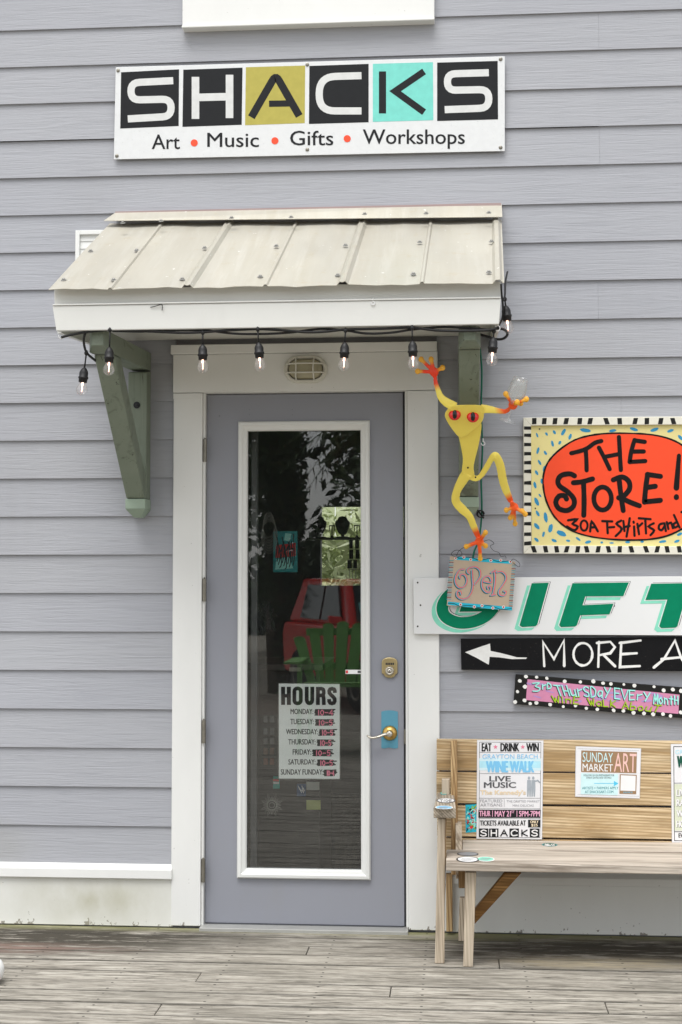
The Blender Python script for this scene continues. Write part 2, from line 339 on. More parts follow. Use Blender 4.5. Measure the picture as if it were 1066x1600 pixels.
# ------------------------------------------------------------------ flat artwork on signs
_txt = {}
def text_geo(s, bold):
    if (s, bold) in _txt: return _txt[(s, bold)]
    cu = bpy.data.curves.new('t', 'FONT'); cu.body = s; cu.offset = bold; cu.resolution_u = 3
    o = bpy.data.objects.new('t', cu); COL.objects.link(o); bpy.context.view_layer.update()
    me = o.to_mesh(); V = [(v.co.x, v.co.y) for v in me.vertices]; F = [tuple(p.vertices) for p in me.polygons]; o.to_mesh_clear()
    bpy.data.objects.remove(o); bpy.data.curves.remove(cu)
    xs = [v[0] for v in V]; ys = [v[1] for v in V]; x0, x1, y0, y1 = min(xs), max(xs), min(ys), max(ys)
    _txt[(s, bold)] = ([((x-x0)/(x1-x0), (y-y0)/max(y1-y0, 1e-6)) for x, y in V], F); return _txt[(s, bold)]
GL = {  # single stroke capitals, y up
 'A': [[(0, 0), (.5, 1), (1, 0)], [(.2, .4), (.8, .4)]], 'B': [[(.1, 0), (.1, 1), (.7, .95), (.8, .75), (.6, .55), (.1, .52)], [(.6, .55), (.95, .35), (.8, .05), (.1, 0)]],
 'C': [[(.95, .8), (.6, 1), (.15, .8), (.05, .4), (.3, .05), (.95, .15)]], 'D': [[(.1, 0), (.1, 1), (.7, .85), (.95, .5), (.7, .1), (.1, 0)]],
 'E': [[(.9, 1), (.1, 1), (.1, 0), (.9, 0)], [(.1, .52), (.75, .52)]], 'F': [[(.9, 1), (.1, 1), (.1, 0)], [(.1, .52), (.75, .52)]],
 'G': [[(.95, .85), (.5, 1), (.05, .6), (.2, .1), (.7, 0), (.95, .4), (.6, .4)]], 'H': [[(.1, 0), (.1, 1)], [(.9, 0), (.9, 1)], [(.1, .5), (.9, .5)]],
 'I': [[(.5, 0), (.5, 1)]], 'K': [[(.1, 0), (.1, 1)], [(.9, 1), (.1, .45), (.95, 0)]], 'L': [[(.1, 1), (.1, 0), (.9, 0)]],
 'M': [[(.05, 0), (.1, 1), (.5, .3), (.9, 1), (.95, 0)]], 'N': [[(.1, 0), (.1, 1), (.9, 0), (.9, 1)]], 'O': [[(.5, 1), (.1, .75), (.05, .3), (.5, 0), (.92, .3), (.9, .75), (.5, 1)]],
 'P': [[(.1, 0), (.1, 1), (.8, .9), (.85, .6), (.1, .48)]], 'R': [[(.1, 0), (.1, 1), (.8, .9), (.8, .6), (.1, .48), (.95, 0)]],
 'S': [[(.9, .85), (.5, 1), (.1, .8), (.3, .55), (.8, .42), (.85, .12), (.4, 0), (.05, .15)]], 'T': [[(0, 1), (1, .96)], [(.5, .98), (.5, 0)]],
 'U': [[(.1, 1), (.1, .2), (.5, 0), (.9, .2), (.9, 1)]], 'V': [[(0, 1), (.5, 0), (1, 1)]], 'W': [[(0, 1), (.25, 0), (.5, .7), (.75, 0), (1, 1)]],
 'X': [[(0, 0), (1, 1)], [(0, 1), (1, 0)]], 'Y': [[(0, 1), (.5, .5)], [(1, 1), (.35, -.05)]],
 '0': [[(.5, 1), (.1, .7), (.1, .3), (.5, 0), (.9, .3), (.9, .7), (.5, 1)]], '1': [[(.5, 0), (.5, 1)]], '-': [[(.1, .5), (.9, .5)]],
 '4': [[(.75, 0), (.75, 1), (.05, .35), (.95, .35)]], '5': [[(.9, 1), (.25, 1), (.15, .55), (.7, .6), (.9, .3), (.6, 0), (.1, .08)]],
 '3': [[(.1, .95), (.85, .95), (.4, .6), (.9, .4), (.7, .03), (.1, .05)]], 'a': [[(.85, .6), (.4, .65), (.1, .3), (.4, .02), (.85, .25)], [(.85, .65), (.9, 0)]],
 'b': [[(.1, 1), (.1, .05), (.7, .05), (.85, .35), (.6, .55), (.1, .45)]], 'o': [[(.5, .65), (.1, .4), (.4, 0), (.9, .25), (.5, .65)]], 'u': [[(.1, .65), (.15, .1), (.6, .05), (.85, .2), (.88, .65)], [(.88, .3), (.95, 0)]],
 't': [[(.5, .95), (.5, .0)], [(.1, .65), (.9, .65)]], 'n': [[(.1, 0), (.1, .65)], [(.1, .5), (.6, .65), (.85, .4), (.85, 0)]], 'i': [[(.5, 0), (.5, .6)], [(.5, .8), (.5, .9)]],
 'r': [[(.2, 0), (.2, .7)], [(.2, .5), (.9, .7)]], 's': [[(.85, .6), (.3, .65), (.2, .4), (.8, .3), (.7, .02), (.1, .05)]], 'd': [[(.8, 1), (.85, 0), (.3, 0), (.1, .35), (.4, .55), (.85, .45)]],
}
def fillet(P, r, n=5):
    out = [P[0]]
    for a, b, c in zip(P, P[1:], P[2:]):
        a, b, c = Vector(a), Vector(b), Vector(c); q = min(r, (a-b).length*.5, (c-b).length*.5); p0 = b + (a-b).normalized()*q; p1 = b + (c-b).normalized()*q
        out += [tuple(p0*(1-t)**2 + b*2*t*(1-t) + p1*t*t) for t in [i/n for i in range(n+1)]]
    return out + [P[-1]]
class Art:
    """flat painted or printed marks lying on a sign's face; pixel input is turned into places on that face"""
    def __init__(s, root, Y, ox=0, oy=0, k=1.0, Yfun=None):
        s.root, s.Y, s.ox, s.oy, s.k = root, Y, ox, oy, k; s.bms = {}; s.c = 0; s.Yfun = Yfun
    def P(s, p, layer):
        px, py = s.ox + p[0]*s.k, s.oy + p[1]*s.k
        if s.Yfun: return s.Yfun(px, py, layer)
        return W(px, py, s.Y - .0005 - layer*.0004 - (s.c % 9)*.00004)
    def bm(s, key):
        if key not in s.bms: s.bms[key] = B()
        return s.bms[key]
    def face(s, key, pts, layer=0):
        s.c += 1; bm = s.bm(key); v = [bm.verts.new(s.P(p, layer)) for p in pts]
        if len(pts) <= 4: bm.faces.new(v); return
        for tri in tessellate_polygon([[Vector((p[0], p[1], 0)) for p in pts]]):
            try: bm.faces.new([v[i] for i in tri])
            except ValueError: pass
    def rect(s, key, x0, y0, x1, y1, layer=0): s.face(key, [(x0, y0), (x1, y0), (x1, y1), (x0, y1)], layer)
    def ell(s, key, cx, cy, rx, ry, layer=0, n=20, a=0, jit=0):
        s.face(key, [(cx + (rx*cos(t)*cos(a) - ry*sin(t)*sin(a))*(1+random.uniform(-jit, jit)), cy + (rx*cos(t)*sin(a) + ry*sin(t)*cos(a))*(1+random.uniform(-jit, jit))) for t in [2*pi*i/n for i in range(n)]], layer)
    def line(s, key, pts, w, layer=1, smooth=0, cap=True, closed=False, w1=None, jit=0):
        s.c += 1; bm = s.bm(key)
        P = [Vector((p[0], p[1], 0)) for p in pts]
        P = [p for i, p in enumerate(P) if i == 0 or (p - P[i-1]).length > .01]
        if smooth: P = smooth_path(P, smooth, closed)
        if closed: P = P + [P[0]]
        n = len(P); L = []; R = []
        for i in range(n):
            if closed and i in (0, n-1): d0, d1 = (P[-1]-P[-2]).normalized(), (P[1]-P[0]).normalized()
            else:
                d0 = (P[i]-P[i-1]).normalized() if i else (P[1]-P[0]).normalized()
                d1 = (P[i+1]-P[i]).normalized() if i < n-1 else d0
            t = (d0+d1); t = t.normalized() if t.length > 1e-6 else d0
            nn = Vector((-t.y, t.x, 0)); cs = max(.5, nn.dot(Vector((-d0.y, d0.x, 0))))
            ww = w if w1 is None else w + (w1-w)*i/(n-1)
            ww *= 1 + random.uniform(-jit, jit)
            L.append(P[i] + nn*ww/2/cs); R.append(P[i] - nn*ww/2/cs)
        vl = [bm.verts.new(s.P(p, layer)) for p in L]; vr = [bm.verts.new(s.P(p, layer)) for p in R]
        for i in range(n-1):
            try: bm.faces.new((vl[i], vl[i+1], vr[i+1], vr[i]))
            except ValueError: pass
        if cap and not closed:
            for p, q, ww in ((P[0], P[1], w), (P[-1], P[-2], w if w1 is None else w1)):
                d = (p-q).normalized(); a0 = atan2(d.y, d.x)
                s.face(key, [(p.x + ww/2*cos(a0-pi/2+pi*i/6), p.y + ww/2*sin(a0-pi/2+pi*i/6)) for i in range(7)], layer)
    def text(s, key, t, x0, y0, x1, y1, layer=1, bold=0.0, quad=None):
        V, F = text_geo(t, 0.0); bm = s.bm(key); q = quad or [(x0, y1), (x1, y1), (x1, y0), (x0, y0)]   # bl br tr tl
        wd = abs(q[1][0] - q[0][0]); ht = abs(q[3][1] - q[0][1]); b = max(bold, 0)*ht*.9/max(wd, 1e-6); bv = max(bold, 0)*.35
        for du, dv in ([(0, 0)] if b == 0 else [(-b, 0), (b, 0), (0, bv), (0, -bv)]):
            s.c += 1; out = []
            for u, v in V:
                u = b + u*(1 - 2*b) + du; v = bv + v*(1 - 2*bv) + dv
                x = (q[0][0]*(1-u)+q[1][0]*u)*(1-v) + (q[3][0]*(1-u)+q[2][0]*u)*v; y = (q[0][1]*(1-u)+q[1][1]*u)*(1-v) + (q[3][1]*(1-u)+q[2][1]*u)*v
                out.append(bm.verts.new(s.P((x, y), layer)))
            for f in F:
                try: bm.faces.new([out[i] for i in f])
                except ValueError: pass
    def hand(s, key, word, quad, w, layer=1, jit=.05, gap=.25, dx=0, dy=0, seed=1):
        """brush lettering; quad = tl tr br bl"""
        rnd = random.Random(seed); n = len(word); tot = sum(.45 if c in ' 1Ii' else 1 for c in word) + gap*(n-1); u = 0
        for ch in word:
            cw = .45 if ch in ' 1Ii' else 1
            for stx in GL.get(ch, []):
                pts = []
                for a, b in stx:
                    uu = (u + a*cw)/tot; vv = 1-b; jx, jy = rnd.uniform(-jit, jit)/n, rnd.uniform(-jit, jit); uu += jx; vv += jy
                    tl, tr, br, bl = quad
                    pts.append(((tl[0]*(1-uu)+tr[0]*uu)*(1-vv) + (bl[0]*(1-uu)+br[0]*uu)*vv + dx, (tl[1]*(1-uu)+tr[1]*uu)*(1-vv) + (bl[1]*(1-uu)+br[1]*uu)*vv + dy))
                s.line(key, pts, w, layer, smooth=3 if len(pts) > 4 else 0)
            u += cw + gap
    def done(s, mats, parent=None):
        for key, bm in s.bms.items():
            for f in bm.faces:
                f.normal_update()
                if f.normal.y > 0: f.normal_flip()
            nm, mk = (key[0], key[1]) if isinstance(key, tuple) else (key, key)
            NORECALC.add(nm); obj(nm, bm, mats[mk], parent or s.root)
        s.bms = {}
def slab_quad(bm, q, Y, th):
    """board whose front face is the four pixels q (tl tr br bl) on plane Y"""
    a = [W(x, y, Y) for x, y in q]; return hull(bm, a, [p + Vector((0, th, 0)) for p in a])
def base_of(q, Y): 
    a = [W(x, y, Y) for x, y in q]; c = sum(a, Vector())/len(a); c.z = min(p.z for p in a); return c

# ================================================================== SETTING
m_sid = siding_mat(); m_trim = trim_mat(); m_skirt = trim_mat('white_skirting', (.79, .795, .765), stain=True); m_deck = deck_mat()
m_dark = paint('dark_gap', (.012, .012, .012), .9)
m_black = paint('black_paint', (.022, .023, .026), .5, .2)
m_white = paint('white_paint', (.8, .8, .79), .5, .05)

# deck of separate planks, ground beyond
bm = B(); PITCH = .1457; rnd = random.Random(3)
cuts = {2: [G(490, 1462).x], 3: [G(778, 1488).x], 5: [G(313, 1522).x], 6: [G(612, 1538).x], 7: [G(943, 1560).x], 8: [G(246, 1578).x]}
for k in range(0, 72):
    y1 = -.012 - k*PITCH; y0 = y1 - .1382; xs = [-7.0]
    xs += cuts.get(k, [rnd.uniform(-6.5, -3), rnd.uniform(2.6, 4)]) + [8.0]
    for a, b in zip(xs, xs[1:]):
        dz = rnd.uniform(-.0015, .0015); box(bm, a + .0015, b - .0015, y0, y1, -.028, dz)
bm2 = bm
struct('deck', bm2, m_deck, bevel=.004, seg=2)
bm = B(); box(bm, -7, 8, -10.5, .02, -.2, -.16); struct('deck_underside', bm, m_dark)  # near-black sheet under the planks; shade of the gaps put into its colour
def ground_mat():
    t = NT('sandy_gravel'); n = t.noise(t.mapped((1, 1, 1)), 3, 8, .7); g = t.noise(t.mapped((1, 1, 1)), 60, 3)
    c = t.mix(n, (.28, .25, .2), (.42, .39, .33)); c = t.mix(t.math('MULTIPLY', g, .4), c, (.2, .18, .15)); t.bump(g, .5, .02); return t.fin(c, .9)
bm = B(); box(bm, -150, 150, -200, 150, -.6, -.22); struct('ground', bm, ground_mat())

# ------------------------------------------------------------------ building
shop = thing('shop_building', 'lavender grey clapboard shop front with white trim and a full height glazed door', 'building', (0, 0, 0))
Z0, EX = 4.189, .1778
XL, XR, ZT = -3.2, 4.6, 5.6
CL, CR = W(270, 900, -.03).x + .006, W(686, 900, -.03).x - .006           # casing outer edges
bm = B(); rnd = random.Random(11)
seams = {20: [], 4: [W(936, 200).x], 1: [W(936, 112).x], 3: [W(935, 232).x, -1.9], 16: [], 8: [W(935, 530).x], 11: [1.9], 13: [-1.1], 6: [2.4], 2: [-1.4]}
for k in range(-8, 23):
    zb = Z0 - EX*k; zt = zb + EX + .02
    if zb > ZT: continue
    zb = max(zb, .285)
    spans = [(XL, XR)] if zb > 2.68 else ([(XL, CL), (CR, XR)] if zt < 2.70 else [(XL, CL), (CR, XR)])
    for a, b in spans:
        cut = [a] + [x for x in seams.get(k, []) if a < x < b] + [b]
        for p, q in zip(cut, cut[1:]):
            d = rnd.uniform(-.0012, .0012); e = .0003 if len(cut) > 2 else 0
            yb, yt = -.0150 + d, -.0035
            prism_x(bm, [(yb, zb), (yt, zt), (.004, zt), (.004, zb)], p + e, q - e)
    if zb < 2.68 < zt + .01:    # strip above the head casing
        pass
obj('siding', bm, m_sid, shop)
bm = B()                                              # shell of the building with openings
OX0, OX1, OZ1 = W(318, 900, .0).x, W(637, 900, .0).x, W(480, 611, .0).z
RB = 4.2
wx0, wx1, wz0, wz1 = W(501, 850, RB).x, W(501, 850, RB).x + .95, W(530, 915, RB).z, W(530, 791, RB).z
box(bm, XL, OX0, .0045, .12, -.2, ZT); box(bm, OX1, XR, .0045, .12, -.2, ZT); box(bm, OX0, OX1, .0045, .12, OZ1, ZT)
obj('front_wall', bm, paint('wall_sheathing', (.3, .3, .32), .9), shop)
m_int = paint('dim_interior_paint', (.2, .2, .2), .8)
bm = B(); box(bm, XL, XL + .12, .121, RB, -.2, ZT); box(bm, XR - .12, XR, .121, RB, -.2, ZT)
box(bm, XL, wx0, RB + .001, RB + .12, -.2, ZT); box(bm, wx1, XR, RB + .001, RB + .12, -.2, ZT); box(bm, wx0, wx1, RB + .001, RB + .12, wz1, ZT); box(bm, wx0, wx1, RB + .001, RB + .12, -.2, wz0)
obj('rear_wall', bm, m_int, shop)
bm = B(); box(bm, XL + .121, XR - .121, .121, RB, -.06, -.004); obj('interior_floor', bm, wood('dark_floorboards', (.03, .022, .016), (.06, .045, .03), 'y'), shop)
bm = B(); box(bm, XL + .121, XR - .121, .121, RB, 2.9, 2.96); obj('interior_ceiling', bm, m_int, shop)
bm = B(); box(bm, XL - .3, XR + .3, -.3, RB + .4, ZT + .002, ZT + .14); obj('roof', bm, m_trim, shop, bevel=.006)
# skirting and its drip ledge
for xa_, xb_ in ((XL, CL - .0005), (CR + .0005, XR)): bm = B(); box(bm, xa_, xb_, -.024, .004, .006, .232); obj('skirting_board', bm, m_skirt, shop, bevel=.002)
bm = B(); prism_x(bm, [(-.042, .222), (-.042, .264), (-.012, .288), (.003, .288), (.003, .222)], XL, CL - .001); obj('drip_ledge', bm, m_trim, shop, bevel=.003); bm = B(); prism_x(bm, [(-.044, .222), (-.044, .256), (-.012, .284), (.003, .284), (.003, .222)], CR + .001, XR)
obj('drip_ledge', bm, m_trim, shop, bevel=.003)
# sill of the window above
a = W(285, 45, -.05); b = W(679, 33, -.05)
bm = B(); box(bm, a.x, b.x, -.05, -.001, a.z + .012, 4.4); box(bm, a.x - .001, b.x + .001, -.062, -.002, a.z, a.z + .0115)
obj('upper_window_sill', bm, m_trim, shop, bevel=.003)
# casing
HZ0 = W(480, 612, -.03).z; HZ1 = W(480, 552, -.03).z; HZ2 = W(480, 537, -.03).z
casing = obj('door_casing', prism_y(B(), [(CL - .006, .012), (OX0 - .002, .012), (OX0 - .002, HZ0), (CL - .006, HZ0)], -.03, .0), m_trim, shop, bevel=.003)
bm = B(); box(bm, OX1 + .002, CR + .006, -.03, .0, .012, HZ0); obj('jamb_board', bm, m_trim, casing, bevel=.003)
bm = B(); box(bm, CL - .008, CR + .004, -.0375, .0, HZ0 + .0015, HZ1); obj('head_board', bm, m_trim, casing, bevel=.003)
bm = B(); box(bm, CL - .018, CR + .002, -.05, .0, HZ1 + .001, HZ2); obj('head_cap', bm, m_trim, casing, bevel=.004)
# raised caps of the side boards
for xa_, xb_ in ((CL - .007, OX0 - .012), (OX1 + .012, CR + .006)): bm = B(); box(bm, xa_, xb_, -.034, -.0305, HZ0 - .028, HZ0 - .002); obj('board_cap', bm, m_trim, casing, bevel=.0015)
# jamb lining
DX0, DX1, DZ1, DZ0 = W(322.6, 1000, .012).x, W(630.7, 1000, .012).x, W(480, 615.5, .012).z, W(480, 1444, .012).z
bm = B(); box(bm, OX0 - .0015, DX0 - .003, -.02, .115, .012, DZ1 + .004); box(bm, DX1 + .010, OX1 + .0015, -.018, .115, .012, DZ1 + .004); box(bm, OX0 - .0015, OX1 + .0015, -.018, .115, DZ1 + .0045, OZ1 + .003)
obj('jamb_lining', bm, m_trim, casing, bevel=.002)
bm = B(); box(bm, DX1 + .003, DX1 + .0095, .006, .06, .02, DZ1 + .003); obj('weather_strip', bm, paint('dark_rubber', (.03, .032, .035), .6), casing)
bm = B(); box(bm, OX0, OX1, -.075, .115, -.003, .016); obj('threshold', bm, paint('worn_aluminium', (.42, .42, .40), .45, .15, 12, metal=.3), shop, bevel=.003)
# door leaf with opening for the glazing
GX0, GX1, GZ0, GZ1 = W(386, 1000, .014).x, W(567.5, 1000, .014).x, W(480, 1358, .014).z, W(480, 672, .014).z
m_door = paint('grey_lavender_door_paint', (.285, .295, .335), .42, .05, 2.0, .03, grime=.13)
DY0, DY1 = .012, .056
bm = B(); box(bm, DX0, GX0 - .012, DY0, DY1, DZ0, DZ1); box(bm, GX1 + .012, DX1, DY0, DY1, DZ0, DZ1)
box(bm, GX0 - .012, GX1 + .012, DY0, DY1, GZ1 + .012, DZ1); box(bm, GX0 - .012, GX1 + .012, DY0, DY1, DZ0, GZ0 - .012)
bmesh.ops.remove_doubles(bm, verts=bm.verts, dist=1e-5)
door = obj('door', bm, m_door, shop)
def frame_ring(bm, x0, x1, z0, z1, w, prof):
    """mitred moulding: prof = list of (inset from outer, y)"""
    loops = []
    for t, y in prof: loops.append([bm.verts.new(p) for p in ((x0+t, y, z0+t), (x1-t, y, z0+t), (x1-t, y, z1-t), (x0+t, y, z1-t))])
    for a, b in zip(loops, loops[1:]):
        for k in range(4): bm.faces.new((a[k], a[(k+1) % 4], b[(k+1) % 4], b[k]))
FX0, FX1, FZ0, FZ1 = W(371.5, 1000, .0).x, W(578.5, 1000, .0).x, W(480, 1373.5, .0).z, W(480, 658, .0).z
bm = B(); fw = GX0 - FX0 + .002; frame_ring(bm, FX0, FX1, FZ0, FZ1, fw, [(0, DY0 + .001), (.0, -.002), (.006, -.009), (.018, -.010), (.026, -.004), (fw - .006, .000), (fw, .006), (fw, .026)])
obj('glazing_frame', bm, paint('white_vinyl_frame', (.76, .77, .75), .4, .04, 5, .02), door, smooth=False)
bm = B(); box(bm, GX0 - .006, GX1 + .006, .022, .0285, GZ0 - .006, GZ1 + .006); obj('glass_pane', bm, glass('door_glass', .05, (.98, .995, .985), rough=.006, ripple=.12, haze=.006, fk=.75), door)
bm = B(); box(bm, DX0 + .002, DX1 - .002, .008, .05, .017, DZ0 - .002); box(bm, DX0 + .004, DX1 - .004, .001, .0075, .019, DZ0 - .012); obj('door_sweep', bm, paint('charcoal_sweep', (.07, .075, .085), .45), door, bevel=.002)
# hinges
m_hinge = paint('aged_steel', (.24, .225, .19), .4, .35, 40, metal=.7)
hz = [W(320, y, -.02).z for y in (704, 922, 1143, 1360)]; hx = DX0 - .0035; hh = .052
bm = B(); lathe(bm, [(.009, -hh), (.009, hh)], Matrix.Identity(4), 12)
for q in (-.031, -.0105, .0105, .031): lathe(bm, [(.0098, q - .0012), (.0098, q + .0012)], Matrix.Identity(4), 12)
lathe(bm, [(.003, hh), (.005, hh + .004), (.002, hh + .007)], Matrix.Identity(4), 10)
box(bm, -.012, .0, .004, .0065, -hh, hh)
h0 = obj('hinge', bm, m_hinge, door, at=(hx, -.024, hz[0]), local=True)
for z in hz[1:]:
    c = h0.copy(); COL.objects.link(c); c.parent = door; c.location = Vector((hx, -.024, z)) - LOC[door]
# deadbolt
db = W(609, 1043, .004); m_brass = paint('antique_brass', (.52, .42, .22), .33, .2, 25, metal=.85); m_nick = paint('satin_nickel', (.62, .58, .5), .3, .1, 20, metal=.9)
out = []
for i in range(21):
    t = pi*i/20; out.append((.027*cos(t)*1.0, .030 + .012*sin(t)))
out = [(.034, -.028), (.036, -.022), (.036, .024), (.034, .03)] + [(.034*cos(pi*i/12), .03 + .016*sin(pi*i/12)) for i in range(1, 12)] + [(-.034, .03), (-.036, .024), (-.036, -.022), (-.034, -.028), (-.026, -.031)] + [(-.026*cos(pi*i/12), -.031 - .016*sin(pi*i/12)) for i in range(1, 12)] + [(.026, -.031)]
bm = B(); prism_y(bm, [(db.x + x, db.z + z) for x, z in out], -.002, DY0 - .0005)
dbo = obj('deadbolt', bm, m_brass, door, bevel=.003)
My = lambda c: Matrix.Translation(c) @ Matrix.Rotation(radians(90), 4, 'X')
bm = B(); lathe(bm, [(.021, 0), (.021, .005), (.017, .012), (.013, .013), (.012, .010), (.009, .010), (.009, .013), (.001, .013)], My((db.x, -.0025, db.z - .014)), 24); obj('lock_cylinder', bm, m_nick, dbo, smooth=True)
bm = B(); box(bm, db.x - .0015, db.x + .0015, -.0165, -.0158, db.z - .021, db.z - .010)
for i in range(5): box(bm, db.x - .018 + i*.008, db.x - .012 + i*.008, -.0033, -.0024, db.z + .012, db.z + .022)
obj('key_slot', bm, m_black, dbo)
# blue guard plate and lever
a = W(596, 1112, .008); b = W(622, 1169, .008)
bm = B(); n = 10; xs = [(a.x + (b.x-a.x)*i/n) for i in range(n+1)]
prism_y(bm, [(x, a.z + .006*(1 - ((i-n/2)/(n/2))**2)) for i, x in enumerate(xs)] + [(x, b.z - .002*math.sin(i)) for i, x in reversed(list(enumerate(xs)))], .009, DY0 - .0003)
obj('blue_paint_patch', bm, paint('teal_blue_paint', (.10, .31, .42), .5, .08, 15), door)
lv = W(609, 1146, -.01)
bm = B(); lathe(bm, [(.034, 0), (.034, .003), (.030, .010), (.020, .016), (.017, .017), (.013, .022), (.013, .040), (.001, .040)], My((lv.x, .0085, lv.z)), 28)
lev = obj('lever_handle', bm, paint('worn_gold_rose', (.62, .40, .12), .3, .15, 20, metal=.9), door, smooth=True)
bm = B(); tube(bm, smooth_path([(lv.x, -.028, lv.z), (lv.x - .022, -.036, lv.z - .002), (lv.x - .045, -.042, lv.z - .010), (lv.x - .068, -.044, lv.z - .016), (lv.x - .088, -.044, lv.z - .014), (lv.x - .102, -.043, lv.z - .006)], 5), [.0105]*6 + [.009]*8 + [.008]*8 + [.006]*4, 12, .7, normal=(0, 0, 1)); obj('lever', bm, m_nick, lev, smooth=True)
bm = B(); lathe(bm, [(.0135, 0), (.0135, .006), (.011, .009), (.0015, .009)], My((lv.x, -.0315, lv.z)), 20); obj('lever_boss', bm, m_nick, lev, smooth=True)
lx = W(633, 1150, 0)
bm = B(); box(bm, DX1 + .001, DX1 + .012, .0, .0055, lx.z - .035, lx.z + .03); obj('latch_plate', bm, m_hinge, door)
bm = B()
for px, py, r in ((343, 650, .0035), (390, 640, .002), (457, 640, .002), (390, 648, .002), (457, 648, .002)):
    p = W(px, py, DY0); lathe(bm, [(r, 0), (r, .0006)], My((p.x, DY0 - .0003, p.z)), 10)
obj('old_screw_holes', bm, paint('dull_filler', (.2, .2, .22), .6), door)

# ------------------------------------------------------------------ canopy
def roofmat():
    t = NT('beige_roof_metal'); n = t.noise(t.mapped((1.5, .8, .8)), 2.4, 6, .6); f = t.noise(t.mapped((40, 4, 4)), 1.0, 4, .6)
    c = t.mix(n, (.42, .40, .335), (.545, .52, .445)); c = t.mix(t.math('MULTIPLY', f, .25), c, (.66, .64, .58))
    r = t.noise(t.mapped((1, 1, 1)), 14, 5, .7); c = t.mix(t.math('MULTIPLY', t.ramp(r, [(.58, (0, 0, 0)), (.72, (1, 1, 1))]), .35), c, (.45, .36, .2))
    sp = t.noise(t.mapped((1, 1, 1)), 38, 3, .5); c = t.mix(t.ramp(sp, [(.72, (0, 0, 0)), (.745, (1, 1, 1))]), c, (.85, .85, .83))
    stx = t.noise(t.mapped((11, .6, .6)), 1.0, 5, .6, .3); c = t.mix(t.math('MULTIPLY', t.ramp(stx, [(.42, (0, 0, 0)), (.7, (1, 1, 1))]), .28), c, (.42, .37, .27)); st2 = t.noise(t.mapped((16, 1.2, 1.2)), 1.0, 6, .7); c = t.mix(t.math('MULTIPLY', t.ramp(st2, [(.55, (0, 0, 0)), (.7, (1, 1, 1))]), .22), c, (.72, .71, .67))
    t.bump(t.noise(t.mapped((1, 1, 1)), 4, 2), .25, .012)
    return t.fin(c, t.ramp(n, [(.3, (.28,)*3), (.7, (.45,)*3)]), 0.25, .5)
m_roof = roofmat()
YE, YF = -.93, -.895
eL, eR = W(76, 452.5, YE), W(788, 442, YE); tL, tR = W(172, 349, -.02), W(784, 344, -.02)
canopy = thing('door_canopy', 'small beige metal door canopy with white fascia on green timber brackets', 'canopy', ((eL.x+eR.x)/2, 0, 1.87))
rn = (eR - eL).cross(tL - eL).normalized(); rn = rn if rn.z > 0 else -rn
ribs = [(.138, .010, .008), (.310, .024, .015), (.482, .010, .008), (.651, .024, .015), (.823, .010, .008), (.986, .02, .014)]
us = [(0.0, 0.0)]
for u, hw, h in ribs:
    d = hw/1.85
    us += [(u - d, 0), (u - d*.45, h), (u - d*.12, h*.8 if hw > .02 else h), (u + d*.12, h*.8 if hw > .02 else h), (u + d*.45, h), (min(u + d, .999), 0)]
us.append((1.0, 0.0)); full = []
for (a, ha), (b, hb) in zip(us, us[1:]):
    n = max(1, int((b-a)/.03)); full += [(a + (b-a)*i/n, ha + (hb-ha)*i/n) for i in range(n)]
full.append(us[-1])
bm = B(); NV = 12; grid = []
for u, h in full:
    e = eL.lerp(eR, u); t_ = tL.lerp(tR, u); col = []
    for j in range(NV+1):
        v = j/NV; wob = .0022*sin(u*31 + v*3) + .002*sin(u*77) * (1 if v < .1 else .4)
        col.append(bm.verts.new(e.lerp(t_, v) + rn*(h + wob)))
    grid.append(col)
for a, b in zip(grid, grid[1:]):
    for j in range(NV): bm.faces.new((a[j], b[j], b[j+1], a[j+1]))
ro = obj('metal_roof', bm, m_roof, canopy); so = ro.modifiers.new('solid', 'SOLIDIFY'); so.thickness = .0025; so.offset = -1
# ridge flashing against the wall
fl = [W(183, 337, -.012), W(784, 325, -.012), W(785, 345, -.085), W(163, 351, -.085)]
bm = B(); hull(bm, [p + rn*.016 for p in (fl[0], fl[1], fl[2], fl[3])], [p + rn*.0185 for p in (fl[0], fl[1], fl[2], fl[3])])
obj('ridge_flashing', bm, m_roof, canopy)
a, b = W(181, 331.5, -.018), W(783, 318, -.018)
bm = B(); hull(bm, [(a.x, -.03, a.z - .03), (b.x, -.03, b.z - .03), (b.x, -.03, b.z), (a.x, -.03, a.z)], [(a.x, -.016, a.z - .03), (b.x, -.016, b.z - .03), (b.x, -.016, b.z), (a.x, -.016, a.z)])
obj('wall_flashing', bm, paint('pinkish_flashing', (.36, .27, .26), .5, .12, 10), canopy)
# screws
m_screw = paint('grey_screw_heads', (.34, .34, .33), .4, .2, metal=.6)
bm = B(); lathe(bm, [(.0115, 0), (.0115, .002), (.0065, .003), (.0065, .008), (.004, .009)], None, 12)
sp = [(100, 439), (178, 439), (285, 438), (407, 434), (528, 432), (646, 430), (764, 427), (142, 394), (214, 393), (320, 389), (432, 386), (540, 385), (656, 380), (768, 379)]
sf = [(192, 349), (252, 346), (362, 341), (455, 340), (570, 335), (666, 334), (764, 333)]
def on_roof(px, py):
    d = _ray(px, py); t = (eL - CAM).dot(rn)/d.dot(rn); return CAM + d*t
q = rn.to_track_quat('Z', 'Y'); s0 = None
for px, py in sp + sf:
    p = on_roof(px, py) + rn*(.003 if (px, py) in sp else .0268)
    if (px, py) in sf: d = _ray(px, py); p = CAM + d*(((fl[0] + rn*.0187) - CAM).dot(rn)/d.dot(rn))
    if s0 is None: s0 = obj('roof_screw', bm, m_screw, canopy, at=p, local=True); s0.rotation_mode = 'QUATERNION'; s0.rotation_quaternion = q
    else: c = s0.copy(); COL.objects.link(c); c.parent = canopy; c.location = p - LOC[canopy]
